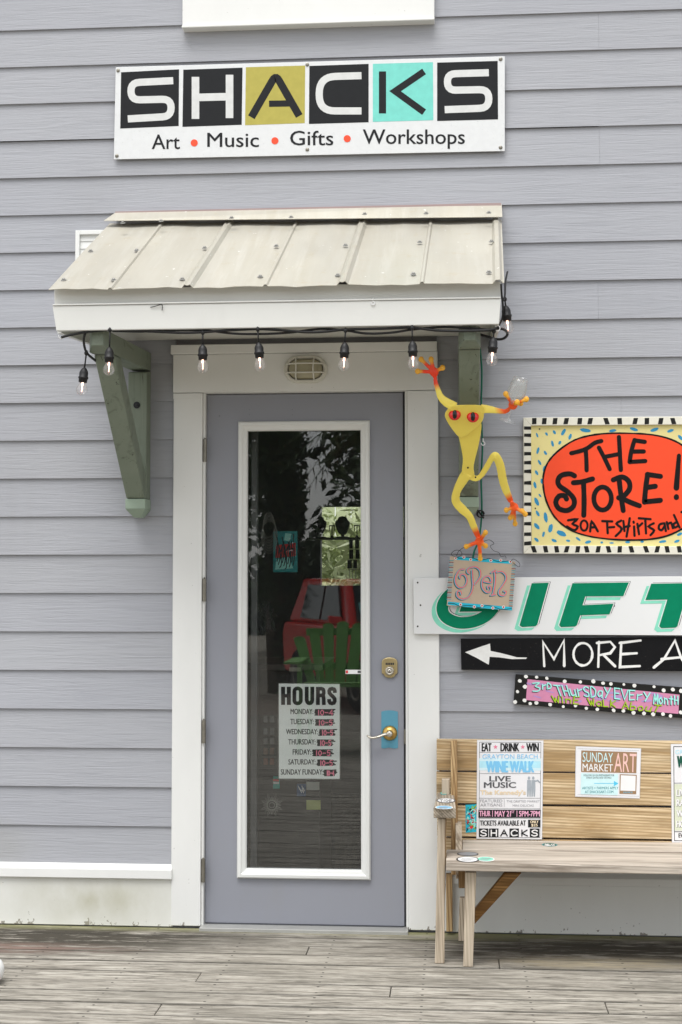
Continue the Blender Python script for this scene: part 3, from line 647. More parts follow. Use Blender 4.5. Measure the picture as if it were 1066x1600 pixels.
# fascia, upper drip board, side boards, soffit
m_fas = paint('white_fascia_paint', (.76, .765, .735), .45, .04, 4, .05, grime=.10)
zt_, zm, zb_ = eL.z + .014, W(400, 473, YF).z, W(84, 517, -.885).z
fL, fR = W(82, 480, YF).x, W(783, 462, YF).x; fL2, fR2 = W(88, 515, -.885).x, W(780, 508, -.885).x
bm = B(); hull(bm, [(fL, YF + .032, zm + .001), (fR, YF + .032, zm + .001), (fR, YF + .022, zt_), (fL, YF + .022, zt_)], [(fL, YF + .055, zm + .001), (fR, YF + .055, zm + .001), (fR, YF + .045, zt_), (fL, YF + .045, zt_)])
fas = obj('fascia', bm, m_fas, canopy, bevel=.002)
bm = B(); hull(bm, [(fL2, -.885, zb_), (fR2, -.885, zb_), (fR, YF, zm), (fL, YF, zm)], [(fL2, -.861, zb_), (fR2, -.861, zb_), (fR, YF + .024, zm), (fL, YF + .024, zm)]); obj('lower_fascia_board', bm, m_fas, fas, bevel=.003)
bm = B(); ledz = zm + .0012; box(bm, fL + .002, fR - .002, YF - .005, YF + .031, ledz, ledz + .006); obj('drip_strip', bm, m_fas, fas, bevel=.002)
SZ = W(480, 529, -.005).z
for x0, x1 in ((fL + .002, fL + .022), (fR - .022, fR - .002)):
    bm = B(); prism_x(bm, [(-.825, zb_), (-.019, zb_ + .06), (-.019, tL.z - .03), (YF + .05, zt_ - .02), (-.825, zm)], x0, x1); obj('side_board', bm, m_fas, canopy)
bm = B(); box(bm, fL + .023, fR - .023, -.823, -.018, SZ, SZ + .012); obj('soffit', bm, paint('soffit_paint', (.66, .66, .62), .6, .06, 5, grime=.2), canopy)
# timber brackets
def greenwood(name, ax):
    t = NT(name); s = {'z': (22, 22, 1.2), 'y': (22, 1.2, 22)}[ax]
    g = t.noise(t.mapped(s), 1.0, 6, .6, .6); b = t.noise(t.mapped((1, 1, 1)), 5, 6, .65)
    c = t.mix(b, (.16, .195, .145), (.24, .275, .22)); c = t.mix(t.math('MULTIPLY', t.ramp(g, [(.3, (1, 1, 1)), (.44, (0, 0, 0))]), .5), c, (.07, .08, .055))
    k = t.noise(t.mapped(tuple(q*2.4 for q in s)), 1.0, 2, .4, 1.5); c = t.mix(t.math('MULTIPLY', t.ramp(k, [(.27, (1, 1, 1)), (.31, (0, 0, 0))]), .75), c, (.035, .035, .025))
    d = t.noise(t.mapped((1, 1, 1)), 9, 3, .5); c = t.mix(t.math('MULTIPLY', t.ramp(d, [(.64, (0, 0, 0)), (.72, (1, 1, 1))]), .5), c, (.06, .06, .045))
    t.bump(g, .25, .003); return t.fin(c, .6, 0, .35)
m_gz, m_gy = greenwood('green_stained_post', 'z'), greenwood('green_stained_beam', 'y')
m_gl = paint('pale_green_foot', (.30, .38, .30), .6, .12, 12, .1)
BX0, BX1 = W(200, 700, -.1).x, W(229.5, 700, -.1).x
br = obj('bracket', prism_x(B(), [(-.017, 1.952), (-.105, 1.952), (-.105, 2.535), (-.017, 2.551)], BX0, BX1), m_gz, canopy, at=((BX0+BX1)/2, -.06, 1.95), bevel=.005)
bc = (BX0+BX1)/2; hw = (BX1-BX0)/2
bm = B(); a = [(BX0, -.018, 2.553), (BX1, -.018, 2.553), (BX1, -.018, 2.637), (BX0, -.018, 2.637)]; f_ = [(BX0, -.80, 2.512), (BX1, -.80, 2.512), (BX1, -.80, 2.597), (BX0, -.80, 2.597)]
e_ = [(bc - hw*.55, -.845, 2.535), (bc + hw*.55, -.845, 2.535), (bc + hw*.55, -.845, 2.596), (bc - hw*.55, -.845, 2.596)]
va, vf, ve = [[bm.verts.new(p) for p in q] for q in (a, f_, e_)]
bm.faces.new(va); bm.faces.new(ve)
for r0, r1 in ((va, vf), (vf, ve)):
    for k in range(4): bm.faces.new((r0[k], r1[k], r1[(k+1) % 4], r0[(k+1) % 4]))
obj('beam', bm, m_gy, br, bevel=.004)
bm = B(); prism_x(bm, [(-.1065, 1.953), (-.132, 1.953), (-.735, 2.514), (-.61, 2.520), (-.1065, 2.05)], BX0 + .001, BX1 - .001); obj('brace', bm, m_gz, br, bevel=.005)
bm = B(); hull(bm, [(BX0 - .002, -.017, 1.951), (BX1 + .002, -.017, 1.951), (BX1 + .002, -.135, 1.951), (BX0 - .002, -.135, 1.951)], [(BX0 - .002, -.017, 1.905), (BX1 + .002, -.017, 1.905), (BX1 + .002, -.135, 1.905), (BX0 - .002, -.135, 1.905)])
hull(bm, [(BX0 - .002, -.017, 1.9045), (BX1 + .002, -.017, 1.9045), (BX1 + .002, -.135, 1.9045), (BX0 - .002, -.135, 1.9045)], [(bc - .018, -.03, 1.868), (bc + .018, -.03, 1.868), (bc + .018, -.085, 1.868), (bc - .018, -.085, 1.868)])
obj('foot_block', bm, m_gl, br, bevel=.002)
p = W(214, 633, -.106); bm = B(); lathe(bm, [(.016, 0), (.016, .0012), (.0135, .0012), (.0135, -.0012), (.0085, -.0012), (.0085, .005), (.002, .006)], My((p.x, -.106, p.z)), 18); obj('bolt', bm, m_black, br)
yk = W(206, 745, -.19); bm = B(); lathe(bm, [(.013, -.02), (.013, .004), (.001, .004)], Matrix.Translation((yk.x, -.185, yk.z)) @ Matrix.Rotation(radians(133), 4, 'X'), 12); obj('knot_hole', bm, m_dark, br)
br2 = copy_tree(br, canopy); br2.location.x += W(731.5, 600, -.1).x - bc
bm = B(); p = W(735, 790, -.14)

# vent behind the canopy's left end
q = [(118, 360), (200, 354), (200, 412), (118, 416)]; vent = thing('wall_vent', 'square white louvred wall vent half hidden behind the canopy left end', 'vent', base_of(q, -.03))
v0, v1 = W(118, 360, -.035), W(185, 430, -.035)
bm = B()
for x0, x1, z0, z1 in ((v0.x, v0.x + .02, v1.z, v0.z), (v1.x - .02, v1.x, v1.z, v0.z), (v0.x + .02, v1.x - .02, v0.z - .02, v0.z), (v0.x + .02, v1.x - .02, v1.z, v1.z + .02)): box(bm, x0, x1, -.036, -.006, z0, z1)
obj('vent_frame', bm, m_trim, vent, bevel=.002)
bm = B(); z = v1.z + .022
while z < v0.z - .03:
    prism_x(bm, [(-.024, z), (-.024, z + .004), (-.020, z + .0355), (-.012, z + .0355), (-.012, z)], v0.x + .0205, v1.x - .0205); z += .036
obj('louvres', bm, m_trim, vent)

# ------------------------------------------------------------------ bulkhead lamp above door
lc = W(478, 577.5, -.04); lamp = thing('wall_lamp', 'oval white caged bulkhead lamp on the white board above the door', 'lamp', (lc.x, -.0376, lc.z))
def stadium(a, b, n=10): # half width a, half height b
    r = b; s = a - r
    return [(s + r*cos(t), r*sin(t)) for t in [-pi/2 + pi*i/n for i in range(n+1)]] + [(-s - r*cos(t), -r*sin(t)) for t in [-pi/2 + pi*i/n for i in range(n+1)]]
def stad_rings(bm, cx, cz, rings, capend=True):
    L = [[bm.verts.new((cx + x, y, cz + z)) for x, z in stadium(a, b)] for a, b, y in rings]
    for a, b in zip(L, L[1:]):
        for k in range(len(a)): bm.faces.new((a[k], a[(k+1) % len(a)], b[(k+1) % len(a)], b[k]))
    if capend: bm.faces.new(L[-1])
bm = B(); stad_rings(bm, lc.x, lc.z, [(.101, .064, -.0378), (.101, .064, -.05), (.096, .060, -.062), (.084, .05, -.064), (.081, .047, -.045)], False); obj('lamp_base', bm, paint('off_white_enamel', (.66, .65, .58), .4, .06, 20), lamp, smooth=True)
bm = B(); stad_rings(bm, lc.x, lc.z, [(.080, .046, -.045), (.078, .044, -.060), (.066, .034, -.074), (.04, .018, -.080)]); obj('lamp_lens', bm, paint('yellowed_frosted_lens', (.42, .39, .27), .25, .35, 18, spec=.6), lamp, smooth=True)
bm = B()
for dx in (-.042, .040): tube(bm, smooth_path([(lc.x + dx, -.060, lc.z - .054), (lc.x + dx, -.083, lc.z - .034), (lc.x + dx*.95, -.090, lc.z), (lc.x + dx, -.083, lc.z + .034), (lc.x + dx, -.060, lc.z + .054)], 4), .0036, 8)
for dz in (-.019, .021): tube(bm, smooth_path([(lc.x - .09, -.060, lc.z + dz), (lc.x - .07, -.084, lc.z + dz), (lc.x, -.092, lc.z + dz*1.05), (lc.x + .07, -.084, lc.z + dz), (lc.x + .09, -.060, lc.z + dz)], 4), .0036, 8)
obj('wire_cage', bm, paint('cage_enamel', (.7, .69, .62), .4, .05), lamp, smooth=True)
# ------------------------------------------------------------------ string lights
YS = -.872
strl = thing('string_lights', 'black cable string of clear bulbs slung along the bottom of the white canopy fascia', 'string lights', W(440, 520, YS))
m_cab = paint('black_cable_rubber', (.012, .012, .013), .5, .2)
bm = B()
def cab(pts, r=.0054, Y=YS): tube(bm, smooth_path([W(p[0], p[1], p[2] if len(p) > 2 else Y) for p in pts], 6), r, 8)
cab([(96, 527), (112, 523), (134, 519), (160, 516), (174, 515), (190, 516), (240, 518), (282, 520), (317, 519), (360, 516), (403, 514), (440, 516), (480, 519), (510, 518), (538, 515), (575, 514), (610, 513), (644, 512), (680, 516), (715, 517), (760, 516), (776, 513)])
cab([(176, 517), (220, 518), (262, 516), (317, 516), (362, 521), (400, 522), (450, 520), (500, 514), (538, 516), (572, 521), (610, 520), (644, 515), (690, 511), (720, 512), (750, 514), (772, 517)], .0048, YS + .010)
cab([(776, 513, -.86), (788, 515, -.84), (793, 522, -.83), (787, 529, -.82), (775, 530, -.8), (762, 526, -.79), (748, 522, -.78)])
cab([(134, 519, YS), (131, 530, -.86), (133, 545, -.84), (138, 554, -.82), (150, 564, -.70)], .0052)
cab([(778, 512, -.85), (785, 497, -.84), (786, 478, -.86), (784, 460, -.88), (783, 444, -.90)], .004)
cab([(786, 470, -.87), (789, 462, -.84), (790, 440, -.80), (793, 425, -.70)], .004)
obj('cable', bm, m_cab, strl, smooth=True)
m_bulb = glass('clear_bulb_glass', .05, (.98, .98, .98), fk=.25, haze=.07); m_fil = emit('glowing_filament', (1.0, .50, .36), 2.5)
bulbs = [(135, 552, 127, 618, -.82), (172, 516, 170, 587, YS - .01), (317, 520, 317, 583, YS), (403, 515, 407, 580, YS - .01), (540, 517, 537, 580, YS), (644, 513, 646, 578, YS - .01), (772, 518, 768, 572, -.86), (789, 468, 795, 522, -.83)]
sock = None
for px, py, qx, qy, Y in bulbs:
    a, b = W(px, py, Y), W(qx, qy, Y); L = (b-a).length; ax = (a-b).normalized(); rot = ax.to_track_quat('Z', 'Y')
    if sock is None or True:
        bm = B(); z0 = .116
        lathe(bm, [(.002, z0 + .002), (.0035, z0), (.009, z0 - .004), (.015, z0 - .013), (.018, z0 - .022), (.018, z0 - .038), (.0205, z0 - .040), (.0205, z0 - .046), (.018, z0 - .047), (.017, z0 - .062), (.012, z0 - .063), (.012, z0 - .061)], None, 18, cap=True)
        tube(bm, [(0, 0, z0), (.001, 0, (z0 + L)/2), (0, 0, L)], [.0035, .003, .004], 8)
        lathe(bm, [(.004, L - .008), (.0075, L - .004), (.009, L + .002), (.005, L + .010), (.003, L + .013)], None, 10)
        s = obj('bulb_socket', bm, m_cab, strl, at=b, local=True, smooth=True); s.rotation_mode = 'QUATERNION'; s.rotation_quaternion = rot
        if sock is None:
            sock = s
            bm = B(); lathe(bm, [(.0125, z0 - .060), (.0135, z0 - .066), (.0185, z0 - .076), (.0232, z0 - .090), (.0222, z0 - .100), (.017, z0 - .109), (.009, z0 - .1145), (.001, z0 - .116)], None, 24, cap=False)
            g = obj('bulb', bm, m_bulb, s, at=b, local=True, smooth=True)
            bm = B(); tube(bm, [(0, 0, z0 - .062), (0, 0, z0 - .074)], .004, 8); tube(bm, [(0, 0, z0 - .073), (.001, 0, z0 - .085), (-.001, 0, z0 - .100)], .0021, 8)
            f = obj('filament', bm, m_fil, s, at=b, local=True)
            parts = (g, f)
        else:
            for o in parts:
                c = o.copy(); COL.objects.link(c); c.parent = s; c.location = (0, 0, 0)
m_wht = paint('white_plastic', (.8, .8, .8), .35, .03)
def hook(px, py, Y, label, r=.011):
    c = W(px, py, Y); bm = B(); tube(bm, [c + Vector((r*cos(t), 0, r*sin(t))) for t in [radians(-200) + radians(300)*i/14 for i in range(15)]] + [c + Vector((0, .004, r + .004)), c + Vector((0, .006, r + .016))], .0022, 8)
    top('cable_hook', bm, m_wht, label, 'hook', smooth=True)
hook(96, 525, -.862, 'small white wire hook at the left end of the canopy fascia'); hook(777, 513, -.862, 'small white wire hook at the right end of the canopy fascia'); hook(755, 693, -.12, 'small white hook beside the green cord behind the yellow frog', .008)
bm = B(); tube(bm, smooth_path([W(x, y, Y) for x, y, Y in ((750, 542, -.07), (753, 580, -.07), (752, 640, -.06), (754, 700, -.05), (752, 745, -.05), (753, 790, -.05), (752, 815, -.04), (748, 845, -.035), (741, 862, -.045), (738, 880, -.05))], 6), .0042, 8)
cord = top('extension_cord', bm, paint('green_cord_rubber', (.0, .13, .075), .45, .1), 'green extension cord running down beside the right canopy bracket', 'cord', smooth=True)
bm = B()
for k in range(3):
    c = W(751, 803, -.055 - .006*k); tube(bm, smooth_path([c + Vector(((.013 + .002*k)*cos(t), .004*sin(2*t + k), .015*sin(t))) for t in [2*pi*i/8 for i in range(8)]], 4, True), .003, 6)
tube(bm, [W(745, 795, -.06), W(756, 810, -.05)], .004, 6)
top('cable_tie', bm, m_cab, 'black twist tie looped around the green cord', 'cable tie', smooth=True)

c = W(246, 480, -.8965); bm = B(); tube(bm, smooth_path([c + Vector((-.028, 0, .0)), c + Vector((-.005, -.004, .004)), c + Vector((.018, -.006, .010)), c + Vector((.022, -.005, .0)), c + Vector((.02, -.003, -.014))], 4), .0016, 6)
top('bent_nail', bm, m_dark, 'thin dark bent wire nail on the left half of the white fascia', 'nail')
hook(583, 474, -.897, 'small white wire hook high on the right half of the white fascia', .007)
# ------------------------------------------------------------------ sign materials
C = dict(
 charcoal_squares=(.019, .020, .022), charcoal_lettering=(.02, .021, .023), olive_square=(.44, .39, .095), teal_square=(.20, .64, .56), pale_lettering=(.66, .67, .66), red_dots=(.86, .10, .05),
 black_blocks=(.017, .017, .016), blue_dashes=(.04, .27, .48), red_oval=(.86, .065, .012), black_outline=(.009, .009, .009), black_lettering=(.009, .009, .009), nail_heads=(.03, .025, .02),
 green_lettering=(.0, .20, .10), mint_shadow=(.24, .66, .50), white_outline=(.78, .79, .78), thin_black_line=(.02, .03, .03), white_lettering=(.78, .78, .76),
 pink_field=(.62, .25, .40), white_dots=(.78, .78, .75), cyan_lettering=(.35, .80, .74), lime_lettering=(.36, .55, .03), lilac_smears=(.45, .28, .56),
 turquoise_bands=(.03, .47, .62), red_centres=(.55, .02, .03), blue_strokes=(.13, .40, .52), pink_strokes=(.78, .16, .17), black_strokes=(.02, .04, .05), maroon_ticks=(.2, .04, .08), teal_ticks=(.06, .3, .36),
 black_print=(.02, .02, .022), grey_print=(.10, .10, .11), pale_blue_print=(.22, .55, .82), sky_tint=(.46, .78, .90), pale_sky_tint=(.64, .82, .88), tan_print=(.72, .52, .32), rose_print=(.75, .22, .32), light_grey_print=(.30, .30, .32), grey_figures=(.36, .40, .44),
 pink_print=(.82, .42, .58), white_print=(.82, .82, .82), brown_print=(.33, .21, .12), ice_panel=(.60, .82, .84), cyan_print=(.10, .55, .80), teal_print=(.05, .26, .30), peach_print=(.85, .55, .50), red_print=(.7, .05, .05), cream_panel=(.66, .70, .55), green_print=(.02, .10, .07), green_panel=(.05, .42, .36),
 scribble=(.018, .018, .02), hot_pink_print=(.90, .25, .36), sand_print=(.86, .72, .5))
AM = {k: paint(k, v, .5 if 'print' not in k else .35, .06 if 'print' in k else .14, 30, .03, spec=.12) for k, v in C.items()}
AM['red_oval'] = paint('red_oval_paint', C['red_oval'], .5, .1, 12, .12, speck=0)

# ------------------------------------------------------------------ SHACKS sign
K1 = 700/1066
def q1(pts): return [(150 + x*K1, y*K1) for x, y in pts]
Q = [(181, 105), (789, 88), (789, 236), (178, 249)]
sg = thing('shop_sign', 'long silver white sign reading SHACKS above the canopy', 'sign', base_of(Q, -.03))
m_alu = paint('brushed_white_sheet', (.70, .71, .71), .35, .07, 30, .05, metal=.15, speck=.12)
obj('sign_panel', slab_quad(B(), Q, -.032, .004), m_alu, sg, bevel=.001)
A = Art(sg, -.032, 150, 0, K1)
DKT, PLT = 'charcoal_squares', 'pale_lettering'
tiles = [(DKT, [(60, 172), (198, 165), (197, 300), (58, 306)]), (DKT, [(208, 166), (349, 161), (347, 297), (206, 302)]), ('olive_square', [(357, 160), (498, 156), (497, 293), (355, 298)]),
         (DKT, [(508, 157), (649, 152), (649, 291), (507, 295)]), ('teal_square', [(659, 152), (802, 148), (803, 286), (659, 290)]), (DKT, [(812, 149), (956, 145), (957, 284), (812, 288)])]
for i, (key, q) in enumerate(tiles): A.face(('letter_tile', key, i), q, 0)
L_ = lambda i, dark=False: ('letter', 'charcoal_lettering' if dark else PLT, i)
A.line(L_(0), fillet([(184, 192), (83, 197), (84, 238), (179, 236), (179, 277), (76, 283)], 22), 17, 1, cap=False)
for l in ([(237, 183), (237, 283)], [(318, 178), (318, 281)], [(237, 232), (318, 230)]): A.line(L_(1), l, 18, 1, cap=False)
A.line(L_(2, 1), fillet([(370, 279), (428, 178), (484, 276)], 16), 18, 1, cap=False); A.line(L_(2, 1), [(412, 247), (470, 246)], 15, 1, cap=False)
A.line(L_(3), fillet([(632, 180), (532, 183), (531, 264), (632, 264)], 38, 8), 17, 1, cap=False)
A.line(L_(4, 1), [(682, 170), (682, 270)], 17, 1, cap=False); A.line(L_(4, 1), [(781, 170), (712, 217), (781, 267)], 16, 1, cap=False)
A.line(L_(5), fillet([(935, 173), (836, 176), (837, 215), (935, 213), (935, 257), (830, 261)], 22), 17, 1, cap=False)
for t, b in (('Art', (133, 320, 200, 355)), ('Music', (265, 316, 388, 350)), ('Gifts', (462, 311, 565, 346)), ('Workshops', (635, 308, 878, 354))): A.text(('word', 'charcoal_lettering', t), t, *b, 1, .012)
for x, y in ((234, 340), (426, 335), (598, 330)): A.ell(('dot', 'red_dots', x), x, y, 8.5, 8.5, 1)
A.done(AM)
bm = B(); lathe(bm, [(.009, 0), (.008, .003), (.004, .005), (.001, .005)], Matrix.Rotation(radians(90), 4, 'X'), 12); s0 = None
for x, y in ((53, 168), (503, 154), (963, 141), (50, 371), (503, 356), (963, 351)):
    p = W(150 + x*K1, y*K1, -.0322)
    if s0 is None: s0 = obj('screw', bm, m_hinge, sg, at=p, local=True)
    else: c = s0.copy(); COL.objects.link(c); c.parent = sg; c.location = p - LOC[sg]

# ------------------------------------------------------------------ THE STORE sign
K5 = 266/1066
Q = [(818, 652.5), (1152, 650), (1152, 867), (818.5, 865)]
st = thing('store_sign', 'hand painted yellow sign with a red oval reading THE STORE!', 'sign', base_of(Q, -.05))
obj('painted_board', slab_quad(B(), [(830, 664), (1140, 662), (1140, 855), (831, 852)], -.036, .018), paint('pale_yellow_paint', (.74, .65, .28), .55, .08, 9, .12, speck=.1), st)
m_fr = paint('white_frame_paint', (.72, .70, .60), .55, .1, 40, .1)
bm = B()
for q in ([(818, 652.5), (1152, 650), (1140, 663), (830, 665)], [(818.5, 865), (830.5, 852), (1140, 854), (1152, 867)], [(818, 652.5), (830, 665), (830.5, 852), (818.5, 865)], [(1152, 650), (1152, 867), (1140, 854), (1140, 663)]): slab_quad(bm, q, -.048, .03)
obj('frame', bm, m_fr, st, bevel=.002)
A = Art(st, -.048, 800, 630, K5); rd = random.Random(5)
for i, x in enumerate((140, 203, 270, 340, 425, 490, 592, 675, 772, 845, 932, 1010, 1085, 1160, 1240, 1320)):
    t = rd.uniform(-6, 6); A.face('black_blocks', [(x-15+t, 93), (x+13+t, 92), (x+15-t, 131), (x-13-t, 132)], 0)
for x in (137, 211, 280, 343, 412, 468, 540, 605, 675, 748, 840, 910, 972, 1048, 1120, 1200, 1290):
    t = rd.uniform(-7, 7); A.face('black_blocks', [(x-13+t, 895), (x+13+t, 894), (x+14-t, 934), (x-13-t, 935)], 0)
for y in (155, 201, 258, 315, 373, 428, 500, 569, 632, 693, 755, 820, 878): A.face('black_blocks', [(77, y-10), (120, y-12+rd.uniform(-3, 3)), (121, y+11), (76, y+10+rd.uniform(-3, 3))], 0)
A.done(AM)
A = Art(st, -.036, 800, 630, K5)
dash = [(158, 200, 15, 6, 70), (217, 193, 12, 7, 60), (266, 182, 14, 8, 60), (322, 182, 24, 10, -60), (364, 210, 20, 9, -70), (460, 170, 34, 12, 10), (630, 172, 24, 9, -10), (765, 163, 27, 10, 15), (893, 166, 27, 11, -20), (993, 173, 22, 9, -20), (1055, 215, 20, 10, 50), (254, 253, 20, 8, 75), (300, 247, 13, 9, -60), (163, 296, 22, 8, -75), (210, 311, 15, 8, 60), (258, 332, 20, 8, -60), (174, 371, 18, 8, 60), (203, 410, 20, 9, -75), (155, 435, 17, 8, 60), (187, 488, 17, 8, 85), (145, 513, 22, 9, 75), (176, 578, 14, 5, 55), (155, 616, 27, 12, 65), (161, 690, 20, 9, 60), (212, 715, 32, 12, 80), (156, 770, 25, 11, 50), (242, 783, 28, 14, -75), (198, 820, 18, 8, -75), (154, 855, 18, 9, 40), (310, 815, 32, 16, 25), (264, 860, 18, 9, 20), (352, 861, 14, 7, 10), (415, 850, 18, 7, 35), (477, 869, 20, 9, -15), (563, 872, 9, 7, 0), (624, 875, 14, 5, 0), (725, 870, 17, 7, 0), (815, 867, 11, 7, 0), (944, 866, 25, 8, -8), (1033, 864, 18, 8, -20), (1050, 820, 18, 9, -25), (975, 830, 18, 5, -10), (1130, 240, 20, 9, 60), (1200, 300, 18, 8, 70), (1280, 220, 20, 8, 60), (1300, 400, 20, 8, 80), (1310, 560, 22, 9, 85), (1290, 700, 22, 9, -70), (1220, 800, 22, 9, -50), (1130, 850, 20, 8, -20)]
for x, y, a, b, r in dash: A.ell('blue_dashes', x, y, a, b, 0, 12, radians(r), .08)
ov = [(195, 500), (205, 420), (240, 350), (320, 275), (420, 220), (560, 192), (720, 188), (880, 198), (1000, 228), (1090, 280), (1180, 370), (1240, 470), (1245, 560), (1205, 660), (1120, 750), (1000, 820), (880, 850), (740, 857), (600, 850), (470, 830), (360, 790), (270, 715), (215, 610)]
ovs = [(p.x, p.y) for p in smooth_path([(x, y, 0) for x, y in ov], 4, True)]
A.face('red_oval', ovs, 1); A.line('black_outline', ovs, 11, 2, closed=True, jit=.25)
def br_(l, w, sm=4): A.line(('letter', 'black_lettering', int(sum(p[0] for p in l)/len(l)/72) + 100*w), l, w, 3, smooth=sm if len(l) > 2 else 0, jit=.03)
for l in ([(372, 313), (425, 300), (470, 283), (520, 248), (560, 237)], [(462, 290), (466, 350), (468, 420)], [(545, 278), (580, 345), (612, 412)], [(670, 212), (676, 310), (682, 418)], [(585, 335), (672, 318)], [(768, 230), (748, 300), (737, 368)], [(768, 233), (832, 242)], [(752, 303), (826, 302)], [(737, 368), (835, 362)]): br_(l, 27)
for l in ([(392, 455), (362, 442), (310, 452), (288, 485), (300, 520), (350, 555), (388, 600), (385, 645), (345, 672), (295, 660), (275, 620), (295, 582), (330, 580), (342, 600)], [(385, 498), (440, 492), (505, 474)], [(448, 495), (452, 600), (450, 702)], [(672, 480), (682, 570), (697, 672)], [(635, 480), (690, 462), (732, 490), (735, 540), (690, 590), (668, 592)], [(690, 595), (740, 620), (798, 642)], [(850, 445), (838, 530), (830, 620)], [(848, 446), (930, 458)], [(842, 528), (898, 520)], [(830, 618), (930, 608)]): br_(l, 32)
A.line('black_lettering', [(568 + 55*cos(t), 597 + 72*sin(t)) for t in [2*pi*i/24 for i in range(24)]], 30, 3, closed=True)
A.line('black_lettering', [(1046, 328), (1030, 530)], 26, 3, w1=36); A.ell('black_lettering', 1030, 588, 17, 19, 3, 14, 0, .05)
for l in ([(352, 733), (408, 727), (380, 755), (412, 772), (390, 796), (345, 772)], [(490, 803), (500, 742), (538, 802)], [(495, 778), (520, 776)], [(566, 738), (628, 740)], [(596, 742), (600, 814)], [(612, 777), (640, 775)], [(684, 735), (655, 755), (688, 788), (650, 832)], [(698, 738), (705, 800)], [(738, 720), (718, 835)], [(700, 776), (738, 768)], [(765, 772), (768, 830)], [(762, 742), (763, 748)], [(786, 755), (796, 820)], [(788, 778), (816, 752)], [(795, 720), (868, 726)], [(835, 725), (840, 815)], [(888, 752), (856, 772), (890, 796), (868, 826)], [(948, 752), (925, 760), (920, 785), (938, 795), (955, 770)], [(955, 752), (964, 800)], [(970, 745), (980, 787)], [(974, 760), (996, 748), (1008, 782)], [(1030, 745), (1012, 758), (1018, 778), (1038, 770)], [(1015, 700), (1050, 778)], [(1062, 682), (1100, 668)], [(1080, 680), (1095, 745)]): br_(l, 15, 3)
A.line('black_lettering', [(452 + 22*cos(t), 766 + 32*sin(t)) for t in [2*pi*i/16 for i in range(16)]], 14, 3, closed=True)
for x, y in ((173, 162), (147, 658), (645, 911)): A.ell('nail_heads', x, y, 5, 5, 1, 8)
A.done(AM)

# ------------------------------------------------------------------ GIFT sign
K6 = 426/1066
Q = [(646, 903), (1290, 899), (1290, 994), (647, 990.5)]
gf = thing('gift_sign', 'white board with large green slanted GIFT lettering', 'sign', base_of(Q, -.06))
obj('sign_board', slab_quad(B(), Q, -.055, .012), paint('white_sign_board', (.73, .74, .74), .4, .03, 5, .02), gf, bevel=.001)
A = Art(gf, -.055, 640, 860, K6)
Gp = [(p.x, p.y) for p in smooth_path([(332, 196, 0), (300, 165, 0), (235, 150, 0), (165, 168, 0), (130, 215, 0), (140, 258, 0), (190, 282, 0), (250, 278, 0), (300, 255, 0), (330, 222, 0)], 5)]
def ringpoly(pts, w):
    P = [Vector((x, y, 0)) for x, y in pts]; L = []; R = []
    for i, p in enumerate(P):
        t = (P[min(i+1, len(P)-1)] - P[max(i-1, 0)]).normalized(); n = Vector((-t.y, t.x, 0)); L.append(p + n*w/2); R.append(p - n*w/2)
    return [(p.x, p.y) for p in L + R[::-1]]
letters = [ringpoly(Gp, 46), [(205, 212), (350, 212), (345, 238), (195, 240)],
           [(478, 128), (545, 126), (500, 290), (492, 297), (440, 300), (430, 293)],
           [(637, 128), (858, 125), (836, 179), (688, 180), (677, 214), (798, 208), (782, 250), (668, 254), (655, 292), (647, 298), (592, 300), (585, 292)],
           [(945, 130), (1178, 126), (1156, 186), (1078, 189), (1048, 296), (1040, 302), (985, 304), (976, 296), (1008, 192), (922, 194)]]
sh = lambda p, dx, dy: [(x+dx, y+dy) for x, y in p]
for i, p in enumerate(letters):
    i = max(i, 1); A.face(('letter_shadow', 'mint_shadow', i), sh(p, -17, 13), 0); A.line(('letter_shadow', 'mint_shadow', i), sh(p, -16, 12), 6, 0, closed=True); A.line(('letter_outline', 'white_outline', i), p, 7, 1, closed=True); A.face(('letter_edge', 'thin_black_line', i), sh(p, 7, -4), 2); A.face(('letter_outline', 'white_outline', i), sh(p, 4.5, -2.5), 3); A.face(('letter', 'green_lettering', i), p, 4)
for x, y in ((32, 126), (43, 214), (32, 297), (800, 217)): A.ell('nail_heads', x, y, 3.5, 3.5, 1, 8)
A.done(AM)

# ------------------------------------------------------------------ MORE A... arrow sign
Q = [(720, 998), (1270, 994), (1270, 1050), (721, 1046.5)]
ar = thing('arrow_sign', 'black plank sign with white arrow and brushed MORE lettering', 'sign', base_of(Q, -.04))
obj('plank', slab_quad(B(), Q, -.042, .022), paint('black_plank_paint', (.007, .007, .008), .55, .3, 15, .15, speck=.10, spec=.12), ar, bevel=.002)
A = Art(ar, -.042, 640, 860, K6)
A.face(('arrow', 'white_lettering', 0), [(217, 398), (265, 381), (315, 364), (317, 393), (360, 402), (420, 418), (460, 419), (455, 424), (400, 425), (350, 418), (313, 416), (310, 447), (262, 420)], 0)
for i, ls in enumerate(([[(527, 452), (522, 358), (565, 425), (604, 351), (605, 452)]], [[(678 + 37*cos(t), 406 + 44*sin(t)) for t in [2*pi*i/22 for i in range(23)]]], [[(738, 455), (741, 358)], [(733, 362), (785, 357), (803, 378), (785, 402), (745, 409)], [(758, 408), (804, 453)]], [[(822, 362), (903, 352)], [(828, 360), (823, 456), (900, 452)], [(825, 406), (888, 402)]], [[(955, 458), (995, 425), (1038, 352), (1062, 420), (1085, 458)], [(985, 425), (1068, 417)]])):
    for l in ls: A.line(('letter', 'white_lettering', i), l, 9.5, 0, jit=.22)
A.done(AM)

